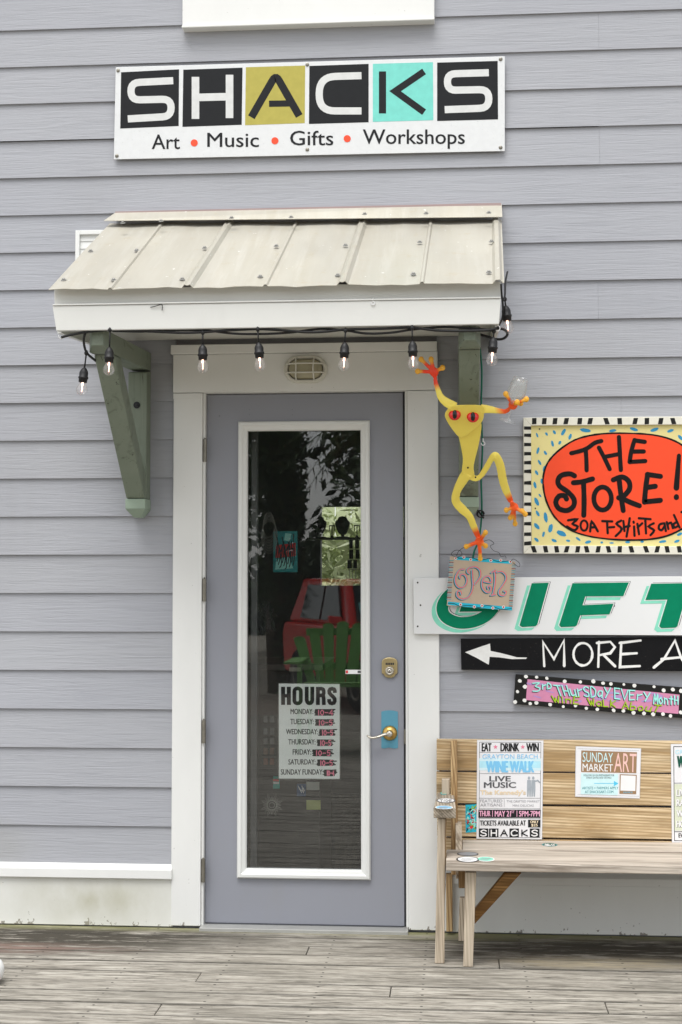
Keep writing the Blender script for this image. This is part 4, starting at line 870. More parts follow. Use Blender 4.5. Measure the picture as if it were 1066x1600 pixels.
# ------------------------------------------------------------------ third Thursday sign
Q = [(806, 1053.5), (1080, 1075), (1078, 1123), (802.5, 1100)]
th = thing('event_sign', 'tilted pink sign with black polka dot border about the wine walk', 'sign', base_of(Q, -.04))
obj('plank', slab_quad(B(), Q, -.040, .02), AM['black_blocks'], th, bevel=.003)
A = Art(th, -.040, 800, 1040, K5)
A.face('pink_field', [(98, 85), (1050, 182), (1042, 302), (88, 215)], 0); rd = random.Random(8)
for i in range(26):
    u = rd.random(); v = rd.random(); x = 100 + u*920; y = 100 + u*90 + v*95; A.ell('lilac_smears', x, y, rd.uniform(15, 45), rd.uniform(4, 9), 1, 10, .1 + rd.uniform(-.2, .2), .15)
for x, y in ((88, 69), (155, 72), (219, 79), (330, 99), (429, 102), (510, 98), (571, 110), (620, 114), (701, 118), (767, 125), (890, 132), (950, 155), (1008, 150), (1060, 158), (50, 96), (82, 132), (35, 163), (20, 228), (80, 218), (115, 238), (153, 233), (240, 244), (322, 257), (398, 251), (466, 268), (535, 274), (637, 280), (698, 283), (762, 295), (827, 299), (885, 304), (946, 303), (993, 315), (1058, 293)):
    r = rd.uniform(9, 14); A.ell('white_dots', x, y, r, r*rd.uniform(.8, 1), 2, 12, rd.random(), .08)
for wd, q, sd_ in (('3', [(128, 106), (178, 106), (182, 164), (125, 162)], 1), ('rD', [(188, 108), (248, 112), (246, 145), (186, 146)], 2), ('THurSDaY', [(262, 122), (618, 140), (608, 200), (290, 186)], 3), ('EVErY', [(640, 142), (865, 170), (860, 222), (642, 206)], 4), ('MontH', [(890, 176), (1042, 192), (1044, 244), (886, 238)], 5)):
    A.hand('black_lettering', wd, q, 8, 3, .04, .18, -4, 4, sd_); A.hand('cyan_lettering', wd, q, 8, 4, .04, .18, 0, 0, sd_)
for wd, q, sd_ in (('WinE', [(248, 188), (428, 196), (422, 240), (262, 228)], 6), ('WaLK', [(474, 206), (655, 220), (650, 260), (486, 248)], 7), ('AbouT', [(692, 226), (940, 248), (915, 292), (692, 272)], 8)):
    A.hand('black_lettering', wd, q, 7, 3, .04, .2, -4, 3, sd_); A.hand('lime_lettering', wd, q, 7, 4, .04, .2, 0, 0, sd_)
A.done(AM)

# ------------------------------------------------------------------ OPEN sign
KO = 125/1066
YO = -.10
Q = [(690 + x*KO, 860 + y*KO) for x, y in ((115, 78), (985, 150), (942, 803), (70, 735))]
op = thing('open_sign', 'small tan plaque with swirly OPEN lettering hanging from the frog foot', 'sign', base_of(Q, YO))
obj('plaque', slab_quad(B(), Q, YO, .012), paint('tan_board_paint', (.48, .38, .28), .55, .08, 20, .08), op, bevel=.001)
A = Art(op, YO, 690, 860, KO); rd = random.Random(2)
A.face('turquoise_bands', [(185, 80), (400, 98), (700, 120), (940, 150), (930, 180), (700, 165), (400, 140), (170, 122)], 0); A.face('turquoise_bands', [(88, 682), (300, 700), (600, 725), (940, 755), (940, 800), (600, 775), (300, 752), (82, 722)], 0)
A.line('black_strokes', [(190, 85), (260, 112), (330, 92), (420, 102), (500, 130), (580, 120), (640, 105), (720, 140), (800, 150), (890, 140)], 8, 1, smooth=4); A.line('black_strokes', [(90, 705), (170, 710), (240, 742), (330, 735), (420, 740), (500, 760), (600, 735), (680, 745), (780, 782), (860, 785), (935, 770)], 8, 1, smooth=4)
for x, y in ((298, 90), (390, 122), (658, 134), (790, 130), (190, 103), (918, 152), (255, 722), (437, 752), (540, 737), (685, 767), (826, 755)): A.ell('white_dots', x, y, 20, 20, 2, 14); A.ell('red_centres', x, y, 11, 12, 3, 10)
for i in range(24):
    t = i/23; x, y = 132 - 34*t, 135 + 515*t; A.line(('teal_ticks', 'maroon_ticks', 'blue_strokes')[i % 3], [(x-27, y), (x+27, y + 2)], 9, 1)
    x, y = 965 - 42*t, 195 + 545*t; A.line(('teal_ticks', 'blue_strokes', 'maroon_ticks')[i % 3], [(x-24, y), (x+22, y + 2)], 9, 1)
OP = [[(300, 250), (240, 262), (190, 335), (180, 420), (210, 480), (258, 500), (312, 468), (335, 400), (312, 335), (268, 320), (238, 345), (248, 372)], [(368, 312), (340, 290), (348, 250), (400, 225), (460, 225), (508, 270), (515, 340), (482, 400), (440, 452)], [(405, 270), (410, 380), (415, 470), (395, 560), (345, 630), (270, 650), (215, 620), (200, 580), (215, 545), (250, 550), (258, 585)],
      [(565, 415), (655, 430), (655, 380), (620, 345), (570, 360), (540, 410), (540, 490), (580, 550), (625, 560), (655, 520), (645, 482), (612, 480), (615, 508)], [(660, 300), (715, 265)], [(705, 280), (712, 400), (695, 530), (680, 590)], [(655, 600), (715, 590)], [(735, 290), (800, 285), (850, 330), (855, 390), (810, 470), (770, 530), (765, 580), (800, 605), (845, 590), (855, 550), (828, 545)]]
for l in OP:
    s_ = 4 if len(l) > 2 else 0
    A.line('black_strokes', sh(l, -10, 8), 20, 1, s_); A.line('blue_strokes', l, 24, 2, s_); A.line('pink_strokes', sh(l, 7, -3), 13, 3, s_)
A.done(AM)
bm = B()
def wire(pts, r=.0012): tube(bm, smooth_path([W(690 + x*KO, 860 + y*KO, Y) for x, y, Y in pts], 6), r, 6)
wire([(200, 95, YO-.003), (270, 60, YO-.006), (250, 5, YO-.01), (180, 0, YO-.012), (130, 50, YO-.01), (190, 80, YO-.006), (230, 10, YO), (330, -60, YO), (430, -90, YO + .0), (480, -120, YO - .02)]); wire([(950, 160, YO-.003), (1030, 220, YO-.006), (1040, 170, YO-.008), (960, 115, YO-.006), (920, 150, YO-.003)]); wire([(860, 108, YO), (850, 75, YO), (790, 80, YO), (765, 30, YO), (690, 0, YO), (650, -60, YO), (700, -90, YO), (640, -140, YO - .01), (560, -120, YO - .02)])
obj('hanging_wire', bm, paint('dark_wire', (.03, .03, .03), .4, metal=.5), op)

# ------------------------------------------------------------------ frog
def yfrog(py): return -.62 + (py - 640)*(.62 - .125)/(862 - 640)
def F(cx, cy, dy=0.0):
    px, py = 640 + cx*.275, 540 + cy*.275; return W(px, py, yfrog(min(max(py, 630), 870)) + dy)
U = .275*.00268
frog = thing('frog_sculpture', 'yellow metal tree frog wall figure with red eyes and orange hands', 'sculpture', F(402, 1212))
bm = B()
def plate(pts, th, dy=0.0):
    P = [F(x, y, dy) for x, y in smooth_path([(x, y, 0) for x, y in pts], 4, True) for x, y in [(x, y)]] if False else [F(p.x, p.y, dy) for p in smooth_path([(x, y, 0) for x, y in pts], 4, True)]
    hull(bm, P, [p + Vector((0, th, 0)) for p in P])
plate([(242, 342), (330, 336), (418, 342), (424, 385), (412, 432), (365, 478), (295, 522), (245, 478), (203, 408), (208, 372)], .012, -.024)
plate([(272, 470), (330, 440), (405, 430), (398, 540), (365, 680), (368, 735), (330, 752), (298, 722), (303, 640), (285, 540)], .014, -.006)
def limb(pts, w0, w1, dy=0.0, flat=.45, n=5):
    P = smooth_path([F(x, y, dy + (d[0] if d else 0)) for x, y, *d in pts], n); k = len(P); ws = w0 if isinstance(w0, list) else None
    if ws:
        R = []
        for i in range(k):
            t = i/(k-1)*(len(ws)-1); j = min(int(t), len(ws)-2); R.append((ws[j] + (ws[j+1]-ws[j])*(t-j))*U*.62)
    else: R = [(w0 + (w1-w0)*i/(k-1))*U/2 for i in range(k)]
    tube(bm, P, R, 10, flat, normal=(0, -1, 0))
def limb2(pts, ws, dy=0.0, flat=.28): limb(pts, ws, 0, dy, flat)
limb2([(262, 350), (215, 325), (180, 295), (163, 255), (150, 215), (145, 180)], [46, 44, 34, 26, 22, 18], -.01)
HANDS = []
def hand_(c, root, tips, dy=0.0, w=15):
    limb2([root, c], [18, 40], dy); HANDS.append((F(*c, dy), [F(x, y, dy + d) for x, y, d in tips]))
    ball(bm, F(*c, dy), 27*U, 1, .5, 1)
    for x, y, d in tips:
        mx, my = (c[0]*.45 + x*.55), (c[1]*.45 + y*.55)
        P = smooth_path([F(*c, dy), F(mx, my, dy + d*.8 - .003), F(x, y, dy + d)], 4); tube(bm, P, [w*U*1.0] + [w*U*.74]*(len(P)-3) + [w*U*.8, w*U*.9], 8, .7, normal=(0, -1, 0)); ball(bm, F(x, y, dy + d), 16*U, 1, .65, 1.1)
hand_((140, 150), (145, 182), [(66, 78, 0), (123, 78, -.004), (46, 146, 0), (188, 126, -.004)], -.012)
limb2([(405, 358), (450, 362), (500, 370), (542, 374), (570, 358)], [44, 38, 28, 24, 20], -.01)
hand_((588, 338), (572, 356), [(547, 275, -.03), (612, 322, -.05), (664, 305, -.03), (632, 328, .03)], -.012, 14)
limb2([(325, 728), (298, 770), (268, 830), (264, 885), (300, 930), (340, 970), (366, 1030), (392, 1090)], [56, 50, 40, 44, 46, 38, 36, 26], .0)
hand_((397, 1112), (392, 1090), [(432, 1062, -.004), (322, 1142, -.01), (432, 1138, -.008), (402, 1210, -.03)], -.012, 17)
limb2([(340, 735), (370, 755), (400, 745), (432, 702), (470, 635), (490, 628), (515, 680), (530, 760), (548, 820), (578, 888)], [40, 30, 26, 30, 30, 40, 42, 42, 40, 26], .0)
hand_((594, 918), (578, 888), [(550, 935, -.01), (573, 978, -.012), (600, 1012, -.006), (658, 958, -.02), (640, 940, -.008)], -.012, 14)
tm = bpy.data.meshes.new('t'); bmesh.ops.recalc_face_normals(bm, faces=bm.faces); bm.to_mesh(tm); bm.free(); to = bpy.data.objects.new('t', tm); COL.objects.link(to)
rm = to.modifiers.new('r', 'REMESH'); rm.mode = 'VOXEL'; rm.voxel_size = .0026; rm.adaptivity = 0
sm = to.modifiers.new('s', 'SMOOTH'); sm.iterations = 3; sm.factor = .5
dg = bpy.context.evaluated_depsgraph_get(); dg.update(); me = bpy.data.meshes.new_from_object(to.evaluated_get(dg)); bpy.data.objects.remove(to)
bm = B(); bm.from_mesh(me); fo = obj('body', bm, attr_paint('frog_enamel', .38), frog, smooth=True)
at = fo.data.color_attributes.new('paint', 'FLOAT_COLOR', 'POINT'); Y_, O_, R_ = Vector((.98, .80, .13)), Vector((.96, .13, .006)), Vector((.90, .03, .005))
for i, v in enumerate(fo.data.vertices):
    p = v.co + LOC[fo]; c = Y_.copy()
    for k, (h, tips) in enumerate(HANDS):
        d = (p-h).length/U
        if d < 135:
            wv = min(1, max(0, (108-d)/42)); core = R_ if k == 0 else O_.lerp(R_, .45); tgt = Y_.lerp(core, wv)
            tip = min((p-q).length/U for q in tips)
            if tip < 38: tgt = tgt.lerp(Vector((.86, .42, .03)), min(1, (38-tip)/22))
            c = tgt
    at.data[i].color = (*c, 1)
m_eye = paint('glossy_red_eye', (.75, .015, .01), .12, .05, 10, 0, spec=.7)
eye0 = None
for cx, cy in ((257, 393), (360, 405)):
    p = F(cx, cy, -.030)
    if eye0 is None:
        bm = B(); ball(bm, (0, 0, 0), 34*U, 1, .62, .95, 20); eye0 = obj('eye', bm, m_eye, frog, at=p, local=True, smooth=True)
        bm = B(); ball(bm, (0, -34*U*.40, 0), 20*U, .78, .5, 1.25, 16); pu = obj('pupil', bm, paint('glossy_black_pupil', (.008, .008, .008), .1), eye0, at=p, local=True, smooth=True)
    else:
        c = eye0.copy(); COL.objects.link(c); c.parent = frog; c.location = p - LOC[frog]; d = pu.copy(); COL.objects.link(d); d.parent = c
bm = B()
for x, y in ((332, 694), (375, 748)): lathe(bm, [(.004, 0), (.004, .002), (.001, .003)], My(F(x, y, -.012)), 10)
obj('fixing_screws', bm, m_dark, frog)
# wine glass
gb, gt = F(557, 428, -.045), F(634, 186, -.045); axv = gt - gb; L = axv.length
Mg = Matrix.Translation(gb) @ axv.to_track_quat('Z', 'Y').to_matrix().to_4x4()
s_ = L/.19
prof = [(.034, 0), (.034, .0015), (.020, .004), (.006, .009), (.004, .016), (.0038, .062), (.006, .070), (.018, .078), (.030, .092), (.0365, .112), (.0375, .130), (.034, .160), (.030, .190), (.0286, .190), (.0325, .160), (.0358, .130), (.0348, .112), (.0285, .094), (.016, .081), (.001, .077)]
bm = B(); lathe(bm, [(r*s_*1.08, z*s_) for r, z in prof], Mg, 28, cap=True)
wg = top('wine_glass', bm, glass('wine_glass_clear', .05, (.97, .98, .975), .1, fk=.22, haze=.14), 'clear stemmed wine glass held tilted in the frog hand', 'glass', smooth=True)

# ------------------------------------------------------------------ hours sign behind the glass
KH = 120/1066; YH = .0305
hq = lambda p: [(420 + x*KH, 1050 + y*KH) for x, y in p]
Q = hq([(128, 148), (1000, 155), (996, 1500), (128, 1495)])
hr = thing('hours_sign', 'white HOURS notice with pink opening times taped inside the door glass', 'notice', base_of(Q, YH))
obj('laminate_sheet', slab_quad(B(), Q, YH, .0007), glass('laminate_film', .10, (.62, .64, .64), .25), hr)
obj('paper', slab_quad(B(), hq([(140, 160), (985, 168), (985, 1482), (142, 1478)]), YH - .0009, .0006), paint('white_notice_paper', (.93, .95, .94), .5, .01, 3, 0), hr)
A = Art(hr, YH - .001, 420, 1050, KH)
A.line('black_print', [(200, 205), (200, 456)], 56, 1, cap=False); A.line('black_print', [(280, 205), (280, 456)], 56, 1, cap=False); A.line('black_print', [(215, 330), (265, 330)], 50, 1, cap=False)
def rr_(cx, cz, hw, hh, r): return [(cx + (hw-r)*sx + r*cos(t), cz + (hh-r)*sz + r*sin(t)) for sx, sz, t0 in ((1, 1, 0), (-1, 1, pi/2), (-1, -1, pi), (1, -1, 1.5*pi)) for t in [t0 + pi/2*i/4 for i in range(5)]]
A.line('black_print', rr_(401, 331, 45, 103, 40), 52, 1, closed=True)
A.line('black_print', [(528, 205), (528, 390), (536, 415), (552, 430), (566, 433), (582, 430), (598, 415), (605, 390), (605, 205)], 54, 1, cap=False)
A.line('black_print', [(683, 207), (683, 458)], 54, 1, cap=False); A.line('black_print', [(690, 232), (735, 232), (756, 242), (764, 265), (764, 295), (756, 315), (735, 325), (690, 325)], 50, 1, cap=False); A.line('black_print', [(740, 320), (758, 335), (763, 365), (766, 458)], 52, 1, cap=False)
A.line('black_print', [(918, 290), (918, 262), (908, 240), (880, 232), (852, 240), (840, 262), (842, 290), (860, 312), (895, 345), (915, 372), (917, 405), (905, 428), (878, 437), (852, 428), (840, 405), (838, 375)], 52, 1, cap=False)
for i, (d, x0, x1, y, bx0, bx1, t) in enumerate((('MONDAY:', 303, 620, 510, 642, 945, '10-4'), ('TUESDAY:', 300, 625, 650, 655, 940, '10-5'), ('WEDNESDAY:', 240, 685, 790, 700, 945, '10-5'), ('THURSDAY:', 272, 650, 932, 675, 920, '10-5'), ('FRIDAY:', 333, 590, 1072, 615, 910, '10-5'), ('SATURDAY:', 273, 650, 1210, 675, 940, '10-5'), ('SUNDAY FUNDAY:', 168, 758, 1350, 768, 962, '10-4'))):
    A.text('black_print', d, x0, y, x1, y + 75, 1, .02); rd = random.Random(i)
    for k in range(6):
        yy = y + 12 + k*15; A.line('scribble', [(bx0 + rd.uniform(-6, 12), yy), ((bx0 + bx1)/2, yy + rd.uniform(-3, 3)), (bx1 - rd.uniform(0, 60), yy + rd.uniform(-5, 5))], 17, 1)
    A.hand('hot_pink_print', t, [(bx0 + 40, y + 18), (bx1 - 55, y + 18), (bx1 - 55, y + 88), (bx0 + 40, y + 88)], 13, 3, .02, .3, 0, 0, i)
A.done(AM)
Q = [(540, 1046.5), (566.5, 1046.5), (566.5, 1053), (540, 1053)]
sk = thing('glass_sticker', 'narrow white strip sticker with red end on the door glass', 'sticker', base_of(Q, .021))
obj('label_strip', slab_quad(B(), Q, .0214, .0004), AM['white_print'], sk); A = Art(sk, .0214); A.rect('red_print', 540.5, 1047.5, 544, 1052, 0); A.rect('grey_print', 559, 1048, 565, 1051.5, 0); A.done(AM)

# ------------------------------------------------------------------ bench
m_bx = wood('tan_pine_slat', (.42, .28, .135), (.74, .585, .375), 'x', .7, .6, None, True, .3); m_bz = wood('tan_pine_upright', (.25, .14, .055), (.54, .38, .2), 'z', .9, .65)
m_gx = wood('grey_weathered_seat', (.27, .225, .18), (.58, .515, .44), 'x', .9, .75, (.60, .53, .45)); m_gz = wood('grey_weathered_leg', (.30, .23, .16), (.60, .50, .38), 'z', .9, .75, (.55, .48, .38)); m_gyy = wood('grey_weathered_rail', (.24, .2, .15), (.5, .43, .34), 'y', .9, .75)
m_dk = wood('brown_oiled_brace', (.17, .08, .02), (.40, .22, .075), 'x', .8, .6)
BYF = -.105; bxl = W(682.5, 1200, BYF).x; bxr = bxl + 1.86
bench = thing('bench', 'weathered wooden bench with slatted back against the white skirting', 'bench', ((bxl+bxr)/2, -.35, 0))
for y0, y1 in ((1155.5, 1204), (1206.5, 1255), (1258.5, 1307), (1310, 1352)):
    z1, z0 = W(700, y0, BYF).z, W(700, y1, BYF).z; d = random.uniform(-.002, .002)
    bm = B(); box(bm, bxl + d, bxr + d, BYF, BYF + .036, z0, z1); obj('back_slat', bm, m_bx, bench, bevel=.003)
zs = W(800, 1349, -.63).z; zb2 = W(800, 1362.5, -.63).z
xf = W(697, 1349, -.63).x; xbk = W(722.5, 1320, -.2).x
bm = B(); box(bm, xf, bxr + .03, -.63, -.346, zb2, zs); obj('seat_board', bm, m_gx, bench, bevel=.004)
bm = B(); box(bm, xbk, bxr + .03, -.341, -.108, zb2, zs + .001); obj('seat_board', bm, m_gx, bench, bevel=.004)
def leg(name, q, Y0, Y1, m=m_gz):  # q: pixel x0,x1 at top (y) and bottom, front face plane Y0
    (ax0, ax1, ay), (cx0, cx1, cy) = q; a0, a1, c0, c1 = W(ax0, ay, Y0), W(ax1, ay, Y0), W(cx0, cy, Y0), W(cx1, cy, Y0)
    th = Y1 - Y0; bm = B(); F_ = [c0, c1, a1, a0]
    for v in F_: v.z = max(v.z, .001)
    hull(bm, F_, [v + Vector((0, th, 0)) for v in F_]); return obj(name, bm, m, bench, bevel=.003)
leg('leg', ((727, 744.5, 1363), (724, 739, 1512)), -.585, -.546)                           # front leg under the seat
leg('leg', ((684.5, 696, 1279), (679.5, 694.5, 1506)), -.54, -.502)                        # arm support leg
bm = B(); a = W(690, 1283, -.50); b = W(693, 1421, -.50); hull(bm, [(W(689, 1283, -.5).x, -.50, a.z), (W(698, 1283, -.5).x, -.50, a.z), (W(695, 1421, -.5).x, -.50, b.z), (W(688.5, 1421, -.5).x, -.50, b.z)], [(W(689, 1283, -.5).x, -.42, a.z), (W(698, 1283, -.5).x, -.42, a.z), (W(695, 1421, -.5).x, -.42, b.z), (W(688.5, 1421, -.5).x, -.42, b.z)]); obj('arm_post', bm, m_bz, bench, bevel=.003)
leg('leg', ((697, 707, 1366), (697.5, 707.5, 1456)), -.07, -.034, m_bz)                    # rear leg
leg('leg', ((718.5, 728, 1403), (716, 726, 1471)), -.165, -.128)                           # rear splayed foot
bm = B(); x0, x1 = W(704.5, 1200, -.2).x, W(715, 1200, -.2).x; zt0 = W(710, 1157, -.19).z; prism_x(bm, [(-.107, zt0 - .006), (-.195, zt0), (-.230, .30), (-.145, .30)], x0, x1); obj('back_post', bm, m_bz, bench, bevel=.003)
bm = B(); x0, x1 = W(712, 1300, -.3).x, W(722, 1300, -.3).x; zt1, zt2 = W(717, 1284, -.22).z, zs - .12; prism_x(bm, [(-.199, zt1), (-.24, zt1 - .01), (-.36, zt2), (-.30, zt2)], x0, x1); obj('side_brace', bm, m_gz, bench, bevel=.003)
bm = B(); x0, x1 = W(716.5, 1370, -.5).x, W(727, 1370, -.5).x; z1 = zb2 - .001; z0 = W(720, 1388, -.5).z; box(bm, x0, x1, -.5, -.11, z0, z1); obj('seat_joist', bm, m_bz, bench, bevel=.004)
za = W(695, 1262, -.56).z; zab = W(695, 1278.5, -.56).z; x0, x1 = W(677.5, 1270, -.56).x, W(712.5, 1270, -.56).x
bm = B(); hull(bm, [(x0, -.56, zab), (x1, -.56, zab), (x1 - .008, -.13, zab), (x0 + .012, -.13, zab)], [(x0, -.56, za), (x1, -.56, za), (x1 - .008, -.13, za), (x0 + .012, -.13, za)]); arm = obj('armrest', bm, m_gyy, bench, bevel=.004)
bm = B(); xa, xb = W(690.5, 1230, -.16).x, W(703, 1230, -.16).x; box(bm, xa, xb, -.18, -.14, za - .1, W(696, 1216.5, -.16).z); obj('arm_stub', bm, m_gz, bench, bevel=.003)
YB = -.50; a, b = W(738, 1436, YB), W(808, 1362, YB); bm = B(); hull(bm, [W(742, 1444, YB), W(742, 1421, YB), W(789, 1364, YB), W(815, 1364, YB)], [p + Vector((0, .036, 0)) for p in (W(742, 1444, YB), W(742, 1421, YB), W(789, 1364, YB), W(815, 1364, YB))]); obj('diagonal_brace', bm, m_dk, bench, bevel=.003)
for x in (bxr - .22,):
    for Y in (-.585, -.10): bm = B(); box(bm, x, x + .045, Y, Y + .038, .001, zb2 - .001); obj('leg', bm, m_gz, bench, bevel=.003)

# stickers on seat and armrest
def flat_sticker(px, py, rx, ry, z, label, key, edge=None, word=None, rot=0):
    c = G(px, py, z); a = G(px - rx, py, z); r = (c - a).length; bq = G(px, py - ry, z); rr = (bq - c).length
    t = thing('sticker', label, 'sticker', c); bm = B(); hull(bm, [c + Vector((r*cos(u), rr*sin(u), .0004)) for u in [2*pi*i/28 for i in range(28)]], [c + Vector((r*cos(u), rr*sin(u), .0011)) for u in [2*pi*i/28 for i in range(28)]]); obj('sticker_face', bm, AM[edge or key], t)
    bm = B(); hull(bm, [c + Vector((r*.86*cos(u), rr*.84*sin(u), .0012)) for u in [2*pi*i/28 for i in range(28)]], [c + Vector((r*.86*cos(u), rr*.84*sin(u), .0015)) for u in [2*pi*i/28 for i in range(28)]]); obj('sticker_print', bm, AM[key], t)
    if not word:
        A = Art(t, 0, Yfun=lambda x, y, l: G(x, y, z + .0017 + l*.0002)); rq = random.Random(int(px*3))
        for k in range(3):
            yy = py + ry*(-.4 + .4*k); A.line('scribble', [(px - rx*(.62 - .1*abs(k-1)), yy), (px - rx*.2, yy + rq.uniform(-.12, .12)*ry), (px + rx*(.6 - .15*k), yy + rq.uniform(-.2, .2)*ry)], .55, 0, 3)
        for key_, bm in A.bms.items(): NORECALC.add(key_); obj(key_, bm, AM['light_grey_print'], t)
    if word: 
        A = Art(t, 0, Yfun=lambda x, y, l: G(x, y, z + .0017 + l*.0002)); A.hand(word[1], word[0], [(px - rx*.62, py - ry*.45), (px + rx*.62, py - ry*.45), (px + rx*.62, py + ry*.45), (px - rx*.62, py + ry*.45)], .9, 0)
        for key_, bm in A.bms.items(): NORECALC.add(key_); obj(key_, bm, AM[word[1]], t)
flat_sticker(859, 1320, 12, 2.6, zs + .001, 'small dark green oval sticker reading RELAX on the back seat board', 'green_print', 'teal_print', ('RELAX', 'white_print'))
flat_sticker(731, 1343, 18, 4.6, zs, 'white oval sticker with black edge on the front left of the seat', 'white_print', 'black_print')
flat_sticker(759, 1342.5, 14, 3.6, zs, 'mint green oval sticker right of the white one on the seat', 'mint_shadow', 'white_print')
flat_sticker(731, 1334.5, 17, 3.0, zs, 'black and white scrawled sticker behind the oval ones on the seat', 'light_grey_print', 'black_print')
flat_sticker(694, 1261.8, 14, 2.6, za, 'pale blue oval sticker at the front of the armrest', 'pale_blue_print', 'white_print')
flat_sticker(697, 1251, 15, 3.6, za, 'white sticker with grey writing in the middle of the armrest', 'white_print', 'grey_print', ('TIDE', 'grey_print'))
flat_sticker(693.5, 1239.5, 5.5, 2.6, za, 'tiny teal sticker at the rear of the armrest', 'mint_shadow', 'teal_print')

# ------------------------------------------------------------------ posters on the bench
KP = 336/1066; YP = BYF - .0035
m_paper = paint('glossy_laminated_paper', (.80, .80, .82), .22, .015, 3, 0, spec=.6)
def poster(Qc, label, name='poster'):
    Q = [(730 + x*KP, 1140 + y*KP) for x, y in Qc]; t = thing(name, label, 'poster', base_of(Q, YP)); obj('laminate_sheet', slab_quad(B(), [(Q[0][0]-.9, Q[0][1]-.9), (Q[1][0]+.9, Q[1][1]-.9), (Q[2][0]+.9, Q[2][1]+.9), (Q[3][0]-.9, Q[3][1]+.9)], YP, .0008), paint('laminate_edge', (.66, .66, .68), .2, .05, spec=.6), t)
    obj('paper', slab_quad(B(), Q, YP - .0006, .0005), m_paper, t); return t, Art(t, YP - .0007, 730, 1140, KP)
def star(A, key, x, y, r): A.face(key, [(x + (r if i % 2 == 0 else r*.42)*sin(pi*i/5), y - (r if i % 2 == 0 else r*.42)*cos(pi*i/5)) for i in range(10)], 1)
t, A = poster([(52, 54), (376, 56), (369, 542), (49, 539)], 'tall white poster headed EAT DRINK WIN on the bench back', 'poster')
A.text('black_print', 'EAT', 72, 67, 122, 108, 1, .05); A.text('black_print', 'DRINK', 165, 67, 259, 108, 1, .05); A.text('black_print', 'WIN', 293, 67, 356, 108, 1, .05); star(A, 'rose_print', 141, 86, 12); star(A, 'rose_print', 276, 86, 12)
for y in (113, 218, 340, 392, 440): A.line('grey_print', [(60, y), (364, y)], 1.6, 0, cap=False)
A.line('grey_print', [(62, 62), (366, 63), (361, 535), (59, 533)], 2, 0, closed=True)
A.face('pale_sky_tint', [(61, 142), (366, 143), (365, 203), (61, 202)], 0); A.face('sky_tint', [(61, 156), (365, 157), (365, 190), (61, 189)], 0.6)
A.text('pale_blue_print', 'GRAYTON BEACH', 76, 122, 350, 146, 1, -.004); A.text('pale_blue_print', 'WINE WALK', 93, 155, 334, 213, 2, .06)
A.text('grey_print', 'LIVE', 110, 230, 217, 257, 1, .06); A.text('grey_print', 'MUSIC', 83, 260, 243, 289, 1, .06)
A.text('tan_print', "The Kennedy's", 65, 299, 291, 330, 1, .045); A.text('sand_print', "The Kennedy's", 66, 300, 290, 329, 2, .01)
for x in (307, 328): A.ell('grey_figures', x, 240, 6, 8, 1); A.face('grey_figures', [(x-9, 250), (x+9, 250), (x+11, 285), (x+8, 332), (x+2, 332), (x, 295), (x-3, 332), (x-9, 332), (x-10, 285)], 1)
A.line('grey_figures', [(330, 258), (350, 252), (360, 262)], 7, 1)
A.text('light_grey_print', 'FEATURED', 65, 346, 175, 361, 1, 0); A.text('light_grey_print', 'ARTISANS', 65, 366, 175, 381, 1, 0); A.line('light_grey_print', [(184, 345), (184, 382)], 1.6, 1); A.text('light_grey_print', 'THE DRIFTED MARKET', 196, 350, 360, 361, 1, 0); A.text('light_grey_print', 'MINI DELICIAS', 226, 371, 330, 382, 1, 0)
A.face('black_print', [(56, 397), (365, 397), (364, 437), (56, 437)], 0); A.text('pink_print', 'THUR', 60, 402, 116, 430, 2, .035); A.text('pink_print', 'MAY 21', 137, 402, 217, 431, 2, .035); A.text('pink_print', 'ST', 219, 401, 235, 414, 2, .02); A.text('pink_print', '5PM-7PM', 257, 403, 361, 431, 2, .035)
for x in (126, 247): A.line('pink_print', [(x, 401), (x, 432)], 3, 2, cap=False)
A.text('black_print', 'TICKETS AVAILABLE AT', 63, 450, 292, 476, 1, .04); A.rect('charcoal_squares', 302, 447, 364, 485, 0); A.text('sand_print', 'ONLY', 313, 450, 354, 464, 2, .05); A.text('sand_print', '$25', 318, 467, 350, 482, 2, .05)
for i, (ch, dk) in enumerate(zip('SHACKS', (1, 1, 0, 1, 0, 1))):
    x0 = 58 + i*50.6; k = 46/141
    if dk: A.rect('charcoal_squares', x0, 490, x0 + 47, 534, 0)
    A.hand('white_print' if dk else 'charcoal_squares', ch, [(x0 + 8, 498), (x0 + 40, 498), (x0 + 40, 527), (x0 + 8, 527)], 6, 2, 0)
A.done(AM)
t, A = poster([(541, 85), (860, 96), (853, 339), (538, 330)], 'small landscape poster reading SUNDAY MARKET ART in the middle of the bench back', 'poster')
for i in range(58):
    u = i/57
    for y0, y1 in ((95, 104), (326, 333)): A.ell('grey_print', 550 + u*300, y0*(1-u) + y1*u if False else (94 + 10*u if y0 == 95 else 322 + 8*u), 1.3, 1.3, 1, 6)
A.face('brown_print', [(566, 103), (842, 112), (839, 216), (565, 210)], 0)
A.text('ice_panel', 'SUNDAY', 0, 0, 0, 0, 1, .0, quad=[(572, 160), (723, 164), (723, 116), (573, 111)]); A.text('white_print', 'MARKET', 0, 0, 0, 0, 1, .01, quad=[(572, 205), (723, 208), (723, 172), (572, 168)]); A.text('peach_print', 'ART', 0, 0, 0, 0, 1, -.01, quad=[(728, 208), (838, 212), (840, 120), (730, 115)])
A.face('ice_panel', [(565, 216), (749, 221), (747, 325), (563, 320)], 0); A.text('grey_print', 'FOLLOW US ON INSTAGRAM FOR', 578, 222, 730, 231, 1, .01); A.text('grey_print', 'EVENT DATES AND DETAILS', 592, 234, 715, 243, 1, .01); A.line('cyan_print', [(630, 266), (735, 267)], 3, 1, cap=False); A.face('cyan_print', [(728, 254), (750, 267), (727, 281)], 1)
